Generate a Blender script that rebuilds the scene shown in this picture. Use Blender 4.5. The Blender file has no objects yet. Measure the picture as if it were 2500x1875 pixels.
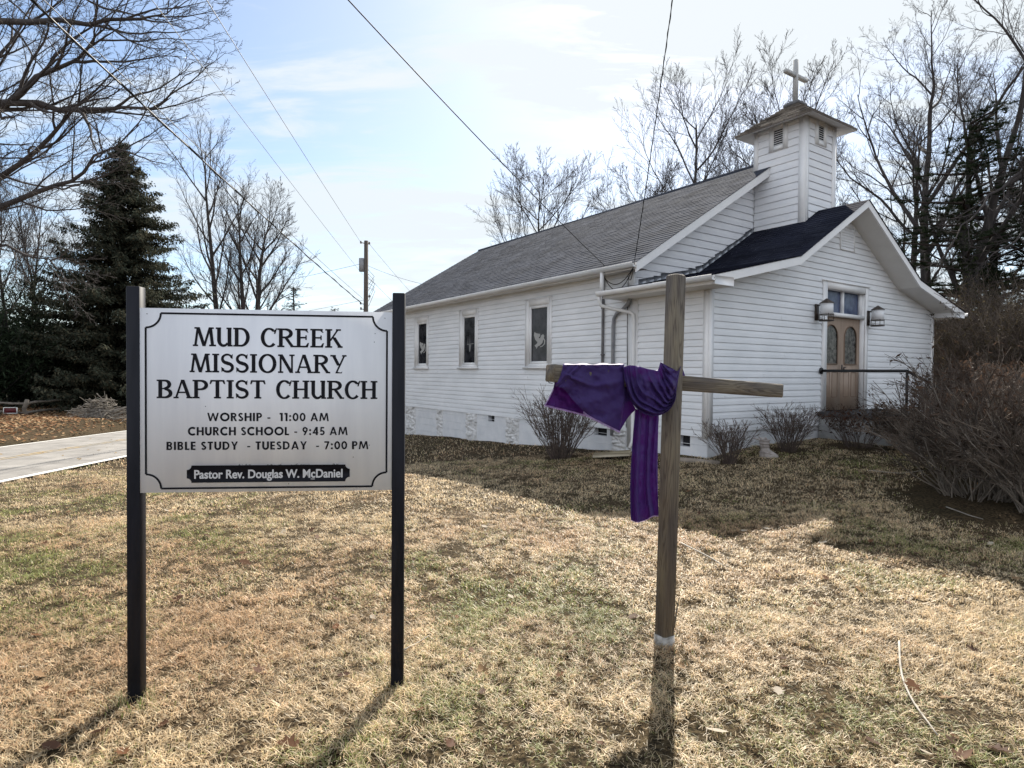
import bpy, math, random
import numpy as np
from mathutils import Vector, Matrix

# ---------------------------------------------------------------- camera, sky, sun
scene = bpy.context.scene
COL = scene.collection
CAM_H = 1.6
F_PX, PITCH, ROLL = 1501.6, -0.0175286, -0.00805277      # for a 2500 px wide frame
_f = np.array([0.0, math.cos(PITCH), math.sin(PITCH)])
_r0 = np.array([1.0, 0.0, 0.0]); _u0 = np.cross(_r0, _f)
CAM_R = math.cos(ROLL) * _r0 - math.sin(ROLL) * _u0
CAM_U = math.sin(ROLL) * _r0 + math.cos(ROLL) * _u0
CAM_F = _f
CAM_C = np.array([0.0, 0.0, CAM_H])

cam_data = bpy.data.cameras.new("camera")
cam_data.sensor_width = 36.0
cam_data.lens = 36.0 * F_PX / 2500.0
cam_data.clip_end = 3000.0
cam_data.clip_start = 0.05
cam = bpy.data.objects.new("camera", cam_data)
COL.objects.link(cam)
M = Matrix.Identity(4)
for i in range(3):
    M[i][0] = CAM_R[i]; M[i][1] = CAM_U[i]; M[i][2] = -CAM_F[i]; M[i][3] = CAM_C[i]
cam.matrix_world = M
scene.camera = cam

SUN_AZ, SUN_EL = math.radians(15.5), math.radians(38.5)    # azimuth from +Y towards +X
scene.view_settings.view_transform = 'Standard'
scene.view_settings.look = 'None'
scene.view_settings.exposure = 1.08
scene.view_settings.gamma = 1.0
scene.view_settings.use_curve_mapping = False

world = bpy.data.worlds.new("World"); scene.world = world
world.use_nodes = True
wn, wl = world.node_tree.nodes, world.node_tree.links
wn.clear()
w_out = wn.new('ShaderNodeOutputWorld'); w_bg = wn.new('ShaderNodeBackground')
w_bg.inputs['Strength'].default_value = 0.086
sky = wn.new('ShaderNodeTexSky'); sky.sky_type = 'NISHITA'; sky.sun_disc = False
sky.sun_elevation = SUN_EL; sky.sun_rotation = SUN_AZ
sky.air_density = 1.0; sky.dust_density = 0.6; sky.ozone_density = 2.0
tc = wn.new('ShaderNodeTexCoord'); sep = wn.new('ShaderNodeSeparateXYZ')
wl.new(tc.outputs['Generated'], sep.inputs[0])
def wmath(op, a, b=None, c=None, clamp=False):
    n = wn.new('ShaderNodeMath'); n.operation = op; n.use_clamp = clamp
    for i, v in enumerate((a, b, c)):
        if v is None: continue
        if isinstance(v, (int, float)): n.inputs[i].default_value = v
        else: wl.new(v, n.inputs[i])
    return n.outputs[0]
zc = wmath('MAXIMUM', wmath('ADD', sep.outputs['Z'], 0.16), 0.05)
px_, py_ = wmath('DIVIDE', sep.outputs['X'], zc), wmath('DIVIDE', sep.outputs['Y'], zc)
cmb = wn.new('ShaderNodeCombineXYZ')
wl.new(px_, cmb.inputs[0]); wl.new(py_, cmb.inputs[1])
cmap = wn.new('ShaderNodeMapping'); cmap.inputs['Rotation'].default_value = (0, 0, 0.5)
cmap.inputs['Scale'].default_value = (0.42, 1.35, 1.0)
wl.new(cmb.outputs[0], cmap.inputs['Vector'])
def wnoise(scale, detail, rough, dist, w=0.0):
    n = wn.new('ShaderNodeTexNoise'); n.noise_dimensions = '4D'
    n.inputs['W'].default_value = w; n.inputs['Scale'].default_value = scale
    n.inputs['Detail'].default_value = detail; n.inputs['Roughness'].default_value = rough
    n.inputs['Distortion'].default_value = dist
    wl.new(cmap.outputs[0], n.inputs['Vector']); return n.outputs['Fac']
n1 = wnoise(1.1, 6, 0.55, 0.4, 3.3); n2 = wnoise(4.5, 8, 0.62, 0.9, 7.1)
cov = wmath('ADD', wmath('MULTIPLY', n1, 0.62), wmath('MULTIPLY', n2, 0.50))
ramp = wn.new('ShaderNodeValToRGB')
ramp.color_ramp.elements[0].position = 0.475; ramp.color_ramp.elements[1].position = 0.625
ramp.color_ramp.interpolation = 'EASE'
wl.new(cov, ramp.inputs[0])
# thin cloud brightens towards the sun (forward scattering) and covers more of the sky there
sd = Vector((math.sin(SUN_AZ) * math.cos(SUN_EL), math.cos(SUN_AZ) * math.cos(SUN_EL), math.sin(SUN_EL)))
dot = wn.new('ShaderNodeVectorMath'); dot.operation = 'DOT_PRODUCT'
wl.new(tc.outputs['Generated'], dot.inputs[0]); dot.inputs[1].default_value = sd
glow = wmath('POWER', wmath('MAXIMUM', dot.outputs['Value'], 0.0), 6.0)
back = wmath('DIVIDE', wmath('SUBTRACT', 0.42, dot.outputs['Value']), 0.5, clamp=True)     # away from the sun: unseen cloud, made thicker and brighter to light the walls
fac = wmath('ADD', wmath('ADD', wmath('MULTIPLY', ramp.outputs[0], 0.80), wmath('MULTIPLY', glow, 0.56)), wmath('MULTIPLY', back, 0.55), clamp=True)
cl = wn.new('ShaderNodeMix'); cl.data_type = 'RGBA'
cl.inputs['A'].default_value = (4.7, 5.15, 5.5, 1); cl.inputs['B'].default_value = (6.4, 6.7, 7.2, 1)
wl.new(back, cl.inputs['Factor'])
cl2 = wn.new('ShaderNodeMix'); cl2.data_type = 'RGBA'; cl2.inputs['B'].default_value = (5.0, 5.3, 5.55, 1)
wl.new(glow, cl2.inputs['Factor']); wl.new(cl.outputs['Result'], cl2.inputs['A'])
mx = wn.new('ShaderNodeMix'); mx.data_type = 'RGBA'
wl.new(fac, mx.inputs['Factor']); wl.new(sky.outputs[0], mx.inputs['A']); wl.new(cl2.outputs['Result'], mx.inputs['B'])
wl.new(mx.outputs['Result'], w_bg.inputs['Color']); wl.new(w_bg.outputs[0], w_out.inputs[0])

sun_data = bpy.data.lights.new("sun", 'SUN'); sun_data.energy = 5.0
sun_data.angle = math.radians(0.55); sun_data.color = (1.0, 0.93, 0.82)
sun = bpy.data.objects.new("sun", sun_data); COL.objects.link(sun)
sun.rotation_euler = (-sd).to_track_quat('-Z', 'Y').to_euler(); sun.location = (10, 40, 40)

# ---------------------------------------------------------------- helpers
def ray(px, py):
    return CAM_F + CAM_R * (px - 1250.0) / F_PX - CAM_U * (py - 937.5) / F_PX
def at(px, py, Y):
    d = ray(px, py); return CAM_C + d * (Y / d[1])

class Geo:
    """Collects polygons of one part and links them as one mesh."""
    def __init__(s): s.v = []; s.n = 0; s.q = []; s.t = []; s.p = []; s.c = []; s.tq = {}
    def add(s, verts, col=None):
        verts = np.asarray(verts, float).reshape(-1, 3)
        i = s.n; s.v.append(verts); s.n += len(verts)
        if col is not None: s.c.append(np.tile(np.asarray(col, float), (len(verts), 1)) if np.ndim(col) == 1 else np.asarray(col, float))
        return i
    def quad(s, a, b, c, d, col=None):
        i = s.add([a, b, c, d], col); s.q.append(np.array([[i, i + 1, i + 2, i + 3]]))
    def poly(s, pts, col=None):
        i = s.add(pts, col); s.p.append(list(range(i, i + len(pts))))
    def box(s, x0, x1, y0, y1, z0, z1):
        i = s.add([(x0, y0, z0), (x1, y0, z0), (x1, y1, z0), (x0, y1, z0), (x0, y0, z1), (x1, y0, z1), (x1, y1, z1), (x0, y1, z1)])
        s.q.append(np.array([[0, 3, 2, 1], [4, 5, 6, 7], [0, 1, 5, 4], [1, 2, 6, 5], [2, 3, 7, 6], [3, 0, 4, 7]]) + i)
    def prism(s, loop, off):
        """closed loop of 3D points extruded by vector off"""
        loop = np.asarray(loop, float); off = np.asarray(off, float); n = len(loop)
        i = s.add(np.vstack([loop, loop + off]))
        s.p.append([i + k for k in range(n)]); s.p.append([i + n + k for k in range(n)][::-1])
        for k in range(n):
            s.q.append(np.array([[i + k, i + (k + 1) % n, i + n + (k + 1) % n, i + n + k]]))
    def cbox(s, x0, x1, y0, y1, z0, z1, c=0.006):
        """upright post with chamfered edges and a chamfered top"""
        def ring(z, k): return [(x0 + c * k, y0 + (k - 1) * -0, z)]
        def oct_(z, m):
            a0, a1, b0, b1 = x0 + m, x1 - m, y0 + m, y1 - m
            return [(a0 + c, b0, z), (a1 - c, b0, z), (a1, b0 + c, z), (a1, b1 - c, z), (a1 - c, b1, z), (a0 + c, b1, z), (a0, b1 - c, z), (a0, b0 + c, z)]
        L = [oct_(z0, 0), oct_(z1 - c, 0), oct_(z1, c)]
        i = s.add(sum(L, []))
        for r in range(2):
            for k in range(8):
                s.q.append(np.array([[i + r * 8 + k, i + r * 8 + (k + 1) % 8, i + (r + 1) * 8 + (k + 1) % 8, i + (r + 1) * 8 + k]]))
        s.p.append([i + 16 + k for k in range(8)]); s.p.append([i + k for k in range(8)][::-1])
    def tube(s, pts, rad, sides=6, cap=False, col=None):
        pts = np.asarray(pts, float); n = len(pts)
        rad = np.full(n, rad) if np.isscalar(rad) else np.asarray(rad, float)
        if not cap and col is None:
            s.tq.setdefault((n, sides), []).append((pts, rad)); return
        t = np.empty_like(pts); t[1:-1] = pts[2:] - pts[:-2]; t[0] = pts[1] - pts[0]; t[-1] = pts[-1] - pts[-2]
        t /= np.linalg.norm(t, axis=1)[:, None] + 1e-12
        ref = np.array([0, 0, 1.0]) if abs(t[0][2]) < 0.9 else np.array([1.0, 0, 0])
        a = np.cross(t, ref); la = np.linalg.norm(a, axis=1)
        if la.min() < 0.15:
            ref = np.array([0.31, 0.9, 0.3]); a = np.cross(t, ref); la = np.linalg.norm(a, axis=1)
        a /= la[:, None] + 1e-9; b = np.cross(t, a)
        an = np.arange(sides) * 2 * math.pi / sides
        V = pts[:, None, :] + rad[:, None, None] * (np.cos(an)[None, :, None] * a[:, None, :] + np.sin(an)[None, :, None] * b[:, None, :])
        i = s.add(V.reshape(-1, 3), col)
        k = np.arange(n - 1)[:, None] * sides; j = np.arange(sides)[None, :]; j2 = (j + 1) % sides
        s.q.append((np.stack([k + j, k + j2, k + sides + j2, k + sides + j], -1).reshape(-1, 4)) + i)
        if cap:
            s.p.append([i + x for x in range(sides)][::-1]); s.p.append([i + (n - 1) * sides + x for x in range(sides)])
    def grid(s, P, col=None):
        """P: (n, m, 3) array of points"""
        n, m = P.shape[:2]; i = s.add(P.reshape(-1, 3), col)
        k = np.arange(n - 1)[:, None] * m; j = np.arange(m - 1)[None, :]
        s.q.append(np.stack([k + j, k + j + 1, k + m + j + 1, k + m + j], -1).reshape(-1, 4) + i)
    def flush(s):
        for (n, sides), L in s.tq.items():
            P = np.array([a for a, b in L]); R = np.array([b for a, b in L]); m = len(L)
            t = np.empty_like(P); t[:, 1:-1] = P[:, 2:] - P[:, :-2]; t[:, 0] = P[:, 1] - P[:, 0]; t[:, -1] = P[:, -1] - P[:, -2]
            t /= np.linalg.norm(t, axis=2)[..., None] + 1e-12
            best = None
            for ref in ((0, 0, 1.0), (1.0, 0, 0), (0.31, 0.9, 0.3)):
                a = np.cross(t, np.array(ref)); q = np.linalg.norm(a, axis=2).min(1)
                if best is None: best, bq = a, q
                else: k = q > np.maximum(bq, .0) * 1.0 + (bq > .3) * 9; best[k] = a[k]; bq = np.where(k, q, bq)
            a = best / (np.linalg.norm(best, axis=2)[..., None] + 1e-9); b = np.cross(t, a)
            an = np.arange(sides) * 2 * math.pi / sides
            V = P[:, :, None, :] + R[:, :, None, None] * (np.cos(an)[None, None, :, None] * a[:, :, None, :] + np.sin(an)[None, None, :, None] * b[:, :, None, :])
            i = s.add(V.reshape(-1, 3))
            k = np.arange(n - 1)[:, None] * sides; j = np.arange(sides)[None, :]; j2 = (j + 1) % sides
            q = np.stack([k + j, k + j2, k + sides + j2, k + sides + j], -1).reshape(-1, 4)
            s.q.append((q[None] + (np.arange(m) * n * sides)[:, None, None]).reshape(-1, 4) + i)
        s.tq = {}
    def mesh(s, name, smooth=False):
        s.flush()
        me = bpy.data.meshes.new(name)
        V = np.concatenate(s.v) if s.v else np.zeros((0, 3))
        loops, starts = [], []; pos = 0
        if s.q:
            Q = np.concatenate(s.q); loops.append(Q.ravel()); starts.append(np.arange(len(Q)) * 4); pos += Q.size
        if s.t:
            T = np.concatenate(s.t); loops.append(T.ravel()); starts.append(pos + np.arange(len(T)) * 3); pos += T.size
        for p in s.p:
            loops.append(np.array(p)); starts.append(np.array([pos])); pos += len(p)
        loops = np.concatenate(loops).astype(np.int32); starts = np.concatenate(starts).astype(np.int32)
        me.vertices.add(len(V)); me.vertices.foreach_set('co', V.astype(np.float32).ravel())
        me.loops.add(len(loops)); me.loops.foreach_set('vertex_index', loops)
        me.polygons.add(len(starts)); me.polygons.foreach_set('loop_start', starts)
        me.update(calc_edges=True); me.validate()
        if s.c:
            C = np.concatenate(s.c); C = np.hstack([C, np.ones((len(C), 1))])
            at_ = me.attributes.new('Col', 'FLOAT_COLOR', 'POINT'); at_.data.foreach_set('color', C.astype(np.float32).ravel())
        if smooth: me.polygons.foreach_set('use_smooth', np.ones(len(starts), bool))
        return me
    def build(s, name, mat, parent=None, smooth=False, loc=None):
        me = s.mesh(name, smooth); me.materials.append(mat)
        return link(name, me, parent, loc)

def link(name, data, parent=None, loc=None):
    o = bpy.data.objects.new(name, data); COL.objects.link(o)
    if parent is not None: o.parent = parent
    if loc is not None: o.location = loc
    return o
def tag(o, label=None, cat=None, group=None, kind=None):
    if label: o['label'] = label
    if cat: o['category'] = cat
    if group: o['group'] = group
    if kind: o['kind'] = kind
    return o
def empty(name, loc=(0, 0, 0), rz=0.0, label=None, cat=None, group=None):
    o = bpy.data.objects.new(name, None); COL.objects.link(o)
    o.location = loc; o.rotation_euler = (0, 0, rz); o.empty_display_size = 0.2
    return tag(o, label, cat, group)

# ---------------------------------------------------------------- materials
def mat(name, c1, c2=None, scale=4.0, rough=0.7, bump=0.0, stretch=(1, 1, 1), metal=0.0, detail=5.0, spec=0.4, lo=0.35, hi=0.65, bscale=None, trans=0.0):
    m = bpy.data.materials.new(name); m.use_nodes = True
    nt = m.node_tree; b = nt.nodes['Principled BSDF']
    b.inputs['Roughness'].default_value = rough; b.inputs['Metallic'].default_value = metal
    b.inputs['Specular IOR Level'].default_value = spec
    if c2 is None:
        b.inputs['Base Color'].default_value = (*c1, 1)
    if c2 is not None or bump:
        t = nt.nodes.new('ShaderNodeTexCoord'); mp = nt.nodes.new('ShaderNodeMapping')
        mp.inputs['Scale'].default_value = stretch
        nt.links.new(t.outputs['Object'], mp.inputs['Vector'])
        n = nt.nodes.new('ShaderNodeTexNoise'); n.inputs['Scale'].default_value = scale; n.inputs['Detail'].default_value = detail
        n.inputs['Roughness'].default_value = 0.6
        nt.links.new(mp.outputs[0], n.inputs['Vector'])
        if c2 is not None:
            r = nt.nodes.new('ShaderNodeValToRGB')
            r.color_ramp.elements[0].position = lo; r.color_ramp.elements[1].position = hi
            r.color_ramp.elements[0].color = (*c1, 1); r.color_ramp.elements[1].color = (*c2, 1)
            nt.links.new(n.outputs['Fac'], r.inputs[0]); nt.links.new(r.outputs[0], b.inputs['Base Color'])
        if bump:
            bn = n
            if bscale:
                bn = nt.nodes.new('ShaderNodeTexNoise'); bn.inputs['Scale'].default_value = bscale; bn.inputs['Detail'].default_value = 4
                nt.links.new(mp.outputs[0], bn.inputs['Vector'])
            bp = nt.nodes.new('ShaderNodeBump'); bp.inputs['Strength'].default_value = bump; bp.inputs['Distance'].default_value = 0.02
            nt.links.new(bn.outputs['Fac'], bp.inputs['Height']); nt.links.new(bp.outputs[0], b.inputs['Normal'])
    return m
def leafy(name, rough=0.6, trans=0.35, attr=True, col=(0.3, 0.3, 0.1), spec=0.25):
    """two-sided thin leaf or blade: colour from the 'Col' attribute, part of the light passes through"""
    m = bpy.data.materials.new(name); m.use_nodes = True
    nt = m.node_tree; b = nt.nodes['Principled BSDF']; out = nt.nodes['Material Output']
    b.inputs['Roughness'].default_value = rough; b.inputs['Specular IOR Level'].default_value = spec
    tr = nt.nodes.new('ShaderNodeBsdfTranslucent'); mixn = nt.nodes.new('ShaderNodeMixShader')
    mixn.inputs[0].default_value = trans
    if attr:
        a = nt.nodes.new('ShaderNodeAttribute'); a.attribute_name = 'Col'
        nt.links.new(a.outputs['Color'], b.inputs['Base Color']); nt.links.new(a.outputs['Color'], tr.inputs['Color'])
    else:
        b.inputs['Base Color'].default_value = (*col, 1); tr.inputs['Color'].default_value = (*col, 1)
    nt.links.new(b.outputs[0], mixn.inputs[1]); nt.links.new(tr.outputs[0], mixn.inputs[2])
    nt.links.new(mixn.outputs[0], out.inputs['Surface'])
    return m

MAT = dict(
    siding=mat('white_vinyl', (0.69, 0.71, 0.735), (0.80, 0.815, 0.84), scale=0.9, rough=0.5, stretch=(1, 1, 2.5), detail=8),
    clapboard=mat('painted_clapboard', (0.73, 0.745, 0.78), (0.80, 0.81, 0.83), scale=2.2, rough=0.6, stretch=(1, 1, 3)),
    trim=mat('white_trim', (0.78, 0.78, 0.79), (0.83, 0.83, 0.83), scale=3, rough=0.45),
    soffit=mat('soffit_white', (0.68, 0.67, 0.65), (0.74, 0.73, 0.71), scale=2, rough=0.6),
    gutter=mat('gutter_white', (0.68, 0.68, 0.68), (0.76, 0.76, 0.76), scale=3, rough=0.35),
    block=mat('painted_block', (0.62, 0.64, 0.67), (0.72, 0.73, 0.75), scale=3.0, rough=0.85, bump=0.25, bscale=30),
    stone=mat('whitewashed_stone', (0.50, 0.50, 0.50), (0.74, 0.74, 0.74), scale=9, rough=0.9, bump=0.6, bscale=25),
    dark=mat('dark_void', (0.012, 0.013, 0.016), rough=0.8),
    grey_pipe=mat('grey_pipe', (0.20, 0.21, 0.23), (0.30, 0.30, 0.31), scale=6, rough=0.45),
    dark_pipe=mat('brown_pipe', (0.10, 0.095, 0.10), (0.16, 0.15, 0.15), scale=6, rough=0.5),
    black_iron=mat('black_iron', (0.012, 0.012, 0.014), rough=0.45),
    cable=mat('cable_black', (0.02, 0.02, 0.022), rough=0.6),
    bronze=mat('lantern_bronze', (0.05, 0.04, 0.035), (0.09, 0.07, 0.06), scale=12, rough=0.5, metal=0.4),
    frost=mat('frosted_glass', (0.72, 0.73, 0.75), rough=0.55),
    door=mat('tan_door', (0.28, 0.205, 0.155), (0.34, 0.255, 0.195), scale=3, rough=0.5, stretch=(3, 3, 0.6)),
    door_groove=mat('door_groove', (0.17, 0.115, 0.08), rough=0.6),
    decal=mat('white_decal', (0.36, 0.36, 0.35), rough=0.6),
    sign_panel=mat('sign_panel', (0.71, 0.72, 0.76), (0.80, 0.81, 0.84), scale=2.0, rough=0.55, stretch=(5, 1, 0.5), detail=7),
    sign_black=mat('sign_black', (0.006, 0.006, 0.010), (0.010, 0.010, 0.015), scale=6, rough=0.6, spec=0.15),
    sign_post=mat('sign_post', (0.007, 0.008, 0.013), (0.014, 0.015, 0.022), scale=5, rough=0.55, spec=0.2, stretch=(4, 4, 0.5)),
    plate_text=mat('plate_text', (0.55, 0.55, 0.56), rough=0.5),
    concrete=mat('concrete', (0.30, 0.30, 0.30), (0.42, 0.42, 0.41), scale=6, rough=0.9, bump=0.3, bscale=40),
    white_collar=mat('white_collar', (0.16, 0.15, 0.135), (0.44, 0.43, 0.41), scale=18, rough=0.8, bump=0.4),
    bark=mat('bark_grey_brown', (0.030, 0.026, 0.025), (0.066, 0.057, 0.052), scale=5, rough=0.95, bump=0.5, stretch=(2, 2, 0.4)),
    bark_dark=mat('bark_dark', (0.018, 0.016, 0.016), (0.042, 0.037, 0.034), scale=5, rough=0.95, bump=0.5, stretch=(2, 2, 0.4)),
    twig=mat('twig_brown', (0.038, 0.032, 0.032), (0.070, 0.059, 0.055), scale=3, rough=0.9),
    shrub_twig=mat('shrub_twig', (0.055, 0.042, 0.038), (0.15, 0.115, 0.095), scale=9, rough=0.9),
    privet_twig=mat('privet_twig', (0.040, 0.031, 0.026), (0.15, 0.118, 0.092), scale=4, rough=0.9),
    shrub_stem=mat('shrub_stem', (0.10, 0.085, 0.07), (0.24, 0.205, 0.17), scale=6, rough=0.9),
    privet_red=mat('privet_red_twig', (0.040, 0.030, 0.024), (0.11, 0.080, 0.062), scale=5, rough=0.9),
    pole=mat('pole_wood', (0.07, 0.055, 0.045), (0.12, 0.10, 0.085), scale=4, rough=0.95, stretch=(3, 3, 0.3)),
    fence=mat('fence_wood', (0.13, 0.11, 0.09), (0.22, 0.19, 0.16), scale=5, rough=0.95),
    deadwood=mat('dead_wood', (0.16, 0.14, 0.12), (0.30, 0.27, 0.23), scale=8, rough=0.95),
    stick=mat('pale_stick', (0.26, 0.235, 0.20), (0.48, 0.44, 0.38), scale=14, rough=0.9, bump=0.3),
    timber=mat('landscape_timber', (0.18, 0.15, 0.12), (0.28, 0.24, 0.20), scale=6, rough=0.95),
    splash=mat('tan_plastic', (0.33, 0.29, 0.21), (0.40, 0.35, 0.26), scale=5, rough=0.6),
    ceramic=mat('weathered_ceramic', (0.25, 0.22, 0.20), (0.45, 0.41, 0.39), scale=14, rough=0.8, bump=0.3),
    red_sign=mat('red_sign', (0.10, 0.008, 0.012), rough=0.5),
    white_paint=mat('white_paint', (0.68, 0.67, 0.63), (0.8, 0.79, 0.76), scale=1.2, rough=0.7, lo=0.3, hi=0.5),
    yellow_paint=mat('yellow_paint', (0.40, 0.27, 0.10), (0.27, 0.245, 0.20), scale=2.5, rough=0.8, lo=0.42, hi=0.58),
    flash=mat('lead_flashing', (0.22, 0.24, 0.28), (0.45, 0.47, 0.50), scale=5, rough=0.4, metal=0.5),
    leaf=leafy('leaf_two_sided', trans=0.3, spec=0.06), blade=leafy('grass_blade', rough=0.5, trans=0.5, spec=0.45),
    needle=leafy('needle', rough=0.9, trans=0.12, spec=0.02),
)
def glass_mat(name, c1, c2, scale=5, rough=0.08):
    m = mat(name, c1, c2, scale=scale, rough=rough, spec=0.22); return m
MAT['win_glass'] = glass_mat('dark_window_glass', (0.008, 0.009, 0.012), (0.045, 0.045, 0.052), scale=3.5)  # mottled tones put reflections on the panes into the glass colour
MAT['transom_glass'] = glass_mat('blue_film_glass', (0.035, 0.05, 0.10), (0.09, 0.115, 0.19), scale=7, rough=0.25)
MAT['door_glass'] = glass_mat('leaded_glass', (0.02, 0.02, 0.022), (0.16, 0.155, 0.14), scale=14, rough=0.2)

def shingle(name, c1, c2, row=0.14, axis='L', dark=0.5):
    """asphalt shingles: brick pattern laid along the slope, speckle and streaks"""
    m = bpy.data.materials.new(name); m.use_nodes = True
    nt = m.node_tree; N, Lk = nt.nodes, nt.links; b = N['Principled BSDF']
    b.inputs['Roughness'].default_value = 1.0; b.inputs['Specular IOR Level'].default_value = 0.04
    t = N.new('ShaderNodeTexCoord'); sp = N.new('ShaderNodeSeparateXYZ'); cb = N.new('ShaderNodeCombineXYZ')
    Lk.new(t.outputs['Object'], sp.inputs[0])
    Lk.new(sp.outputs['Y' if axis == 'L' else 'X'], cb.inputs[0]); Lk.new(sp.outputs['Z'], cb.inputs[1])
    br = N.new('ShaderNodeTexBrick'); br.inputs['Scale'].default_value = 1.0
    br.inputs['Brick Width'].default_value = 0.30; br.inputs['Row Height'].default_value = row * 0.525
    br.inputs['Mortar Size'].default_value = 0.006; br.inputs['Color1'].default_value = (*c1, 1); br.inputs['Color2'].default_value = (*c2, 1)
    br.inputs['Mortar'].default_value = tuple(x * dark for x in c1) + (1,)
    Lk.new(cb.outputs[0], br.inputs['Vector'])
    n = N.new('ShaderNodeTexNoise'); n.inputs['Scale'].default_value = 1.1; n.inputs['Detail'].default_value = 8; n.inputs['Roughness'].default_value = 0.7
    Lk.new(t.outputs['Object'], n.inputs['Vector'])
    r = N.new('ShaderNodeValToRGB'); r.color_ramp.elements[0].position = 0.3; r.color_ramp.elements[1].position = 0.7
    r.color_ramp.elements[0].color = (0.55, 0.55, 0.55, 1); r.color_ramp.elements[1].color = (1.35, 1.33, 1.3, 1)
    Lk.new(n.outputs['Fac'], r.inputs[0])
    mu = N.new('ShaderNodeMix'); mu.data_type = 'RGBA'; mu.blend_type = 'MULTIPLY'; mu.inputs['Factor'].default_value = 1.0
    Lk.new(br.outputs['Color'], mu.inputs['A']); Lk.new(r.outputs[0], mu.inputs['B']); Lk.new(mu.outputs['Result'], b.inputs['Base Color'])
    n3 = N.new('ShaderNodeTexNoise'); n3.inputs['Scale'].default_value = 90
    Lk.new(t.outputs['Object'], n3.inputs['Vector'])
    bp = N.new('ShaderNodeBump'); bp.inputs['Strength'].default_value = 0.5; bp.inputs['Distance'].default_value = 0.01
    Lk.new(n3.outputs['Fac'], bp.inputs['Height']); Lk.new(bp.outputs[0], b.inputs['Normal'])
    return m
MAT['shingle'] = shingle('grey_shingles', (0.053, 0.061, 0.083), (0.085, 0.094, 0.119))
MAT['shingle_dark'] = shingle('dark_shingles', (0.016, 0.018, 0.031), (0.027, 0.030, 0.045))
MAT['shingle_tan'] = shingle('belfry_shingles', (0.17, 0.15, 0.135), (0.24, 0.215, 0.19))

def weathered_wood(name):
    """treated lumber: long grain along local Z, a few knots, grey-green patches"""
    m = bpy.data.materials.new(name); m.use_nodes = True
    nt = m.node_tree; N, Lk = nt.nodes, nt.links; b = N['Principled BSDF']; b.inputs['Roughness'].default_value = 0.85
    t = N.new('ShaderNodeTexCoord'); mp = N.new('ShaderNodeMapping'); mp.inputs['Scale'].default_value = (9, 9, 0.55)
    Lk.new(t.outputs['Object'], mp.inputs['Vector'])
    n = N.new('ShaderNodeTexNoise'); n.inputs['Scale'].default_value = 1.6; n.inputs['Detail'].default_value = 3; n.inputs['Distortion'].default_value = 1.2
    Lk.new(mp.outputs[0], n.inputs['Vector'])
    w = N.new('ShaderNodeMath'); w.operation = 'MULTIPLY'; w.inputs[1].default_value = 58.0; Lk.new(n.outputs['Fac'], w.inputs[0])
    s = N.new('ShaderNodeMath'); s.operation = 'SINE'; Lk.new(w.outputs[0], s.inputs[0])
    r = N.new('ShaderNodeValToRGB'); e = r.color_ramp.elements
    mr = N.new('ShaderNodeMapRange'); mr.inputs['From Min'].default_value = -1; Lk.new(s.outputs[0], mr.inputs['Value']); Lk.new(mr.outputs[0], r.inputs[0])
    e[0].position = 0.0; e[0].color = (0.085, 0.070, 0.058, 1); e[1].position = 0.5; e[1].color = (0.165, 0.145, 0.118, 1)
    x = e.new(0.12); x.color = (0.13, 0.112, 0.092, 1)
    n2 = N.new('ShaderNodeTexNoise'); n2.inputs['Scale'].default_value = 2.2; n2.inputs['Detail'].default_value = 6
    mp2 = N.new('ShaderNodeMapping'); mp2.inputs['Scale'].default_value = (4, 4, 0.9); Lk.new(t.outputs['Object'], mp2.inputs['Vector']); Lk.new(mp2.outputs[0], n2.inputs['Vector'])
    r2 = N.new('ShaderNodeValToRGB'); r2.color_ramp.elements[0].position = 0.35; r2.color_ramp.elements[1].position = 0.7
    r2.color_ramp.elements[0].color = (0.62, 0.60, 0.66, 1); r2.color_ramp.elements[1].color = (1.35, 1.3, 1.1, 1); Lk.new(n2.outputs['Fac'], r2.inputs[0])
    mu = N.new('ShaderNodeMix'); mu.data_type = 'RGBA'; mu.blend_type = 'MULTIPLY'; mu.inputs['Factor'].default_value = 1.0
    Lk.new(r.outputs[0], mu.inputs['A']); Lk.new(r2.outputs[0], mu.inputs['B']); Lk.new(mu.outputs['Result'], b.inputs['Base Color'])
    bp = N.new('ShaderNodeBump'); bp.inputs['Strength'].default_value = 0.35; bp.inputs['Distance'].default_value = 0.004
    Lk.new(s.outputs[0], bp.inputs['Height']); Lk.new(bp.outputs[0], b.inputs['Normal'])
    return m
MAT['lumber'] = weathered_wood('weathered_lumber')

# ---------------------------------------------------------------- terrain
YAW = 0.6004076
DR = np.array([math.cos(YAW), math.sin(YAW), 0.0]); DL = np.array([-math.sin(YAW), math.cos(YAW), 0.0])
ORG = np.array([3.516, 11.01, 0.0])                                   # left front corner of the church
def cw(u, v, z=0.0): return ORG + DR * u + DL * v + np.array([0, 0, z])
ROAD_D = -0.0586
def road_x(y, off=0.0): return -9.45 + ROAD_D * (y - 11.3) + off       # near edge
def road_z(y): return -0.5 - 0.02 * (y - 11.3)
ROAD_W = 4.75
cps = [(0, 0, 0), (-2, 3, 0), (-0.6, 3.1, 0.0), (0.9, 3.5, 0), (3, 3, 0.02), (-1, 5, -0.06), (1, 7, -0.13), (3, 7, -0.02), (5, 7, 0.08), (6, 5, 0.06), (8, 9, 0.15),
       (-5, 10, -0.33), (-5, 6, -0.16), (-3, 9, -0.22), (-7.5, 8, -0.36), (0, -6, 0.05), (-6, -3, -0.1), (7, -3, 0.1), (2, 10, -0.02), (-0.5, 12, -0.2), (-3, 14, -0.45)]
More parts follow.
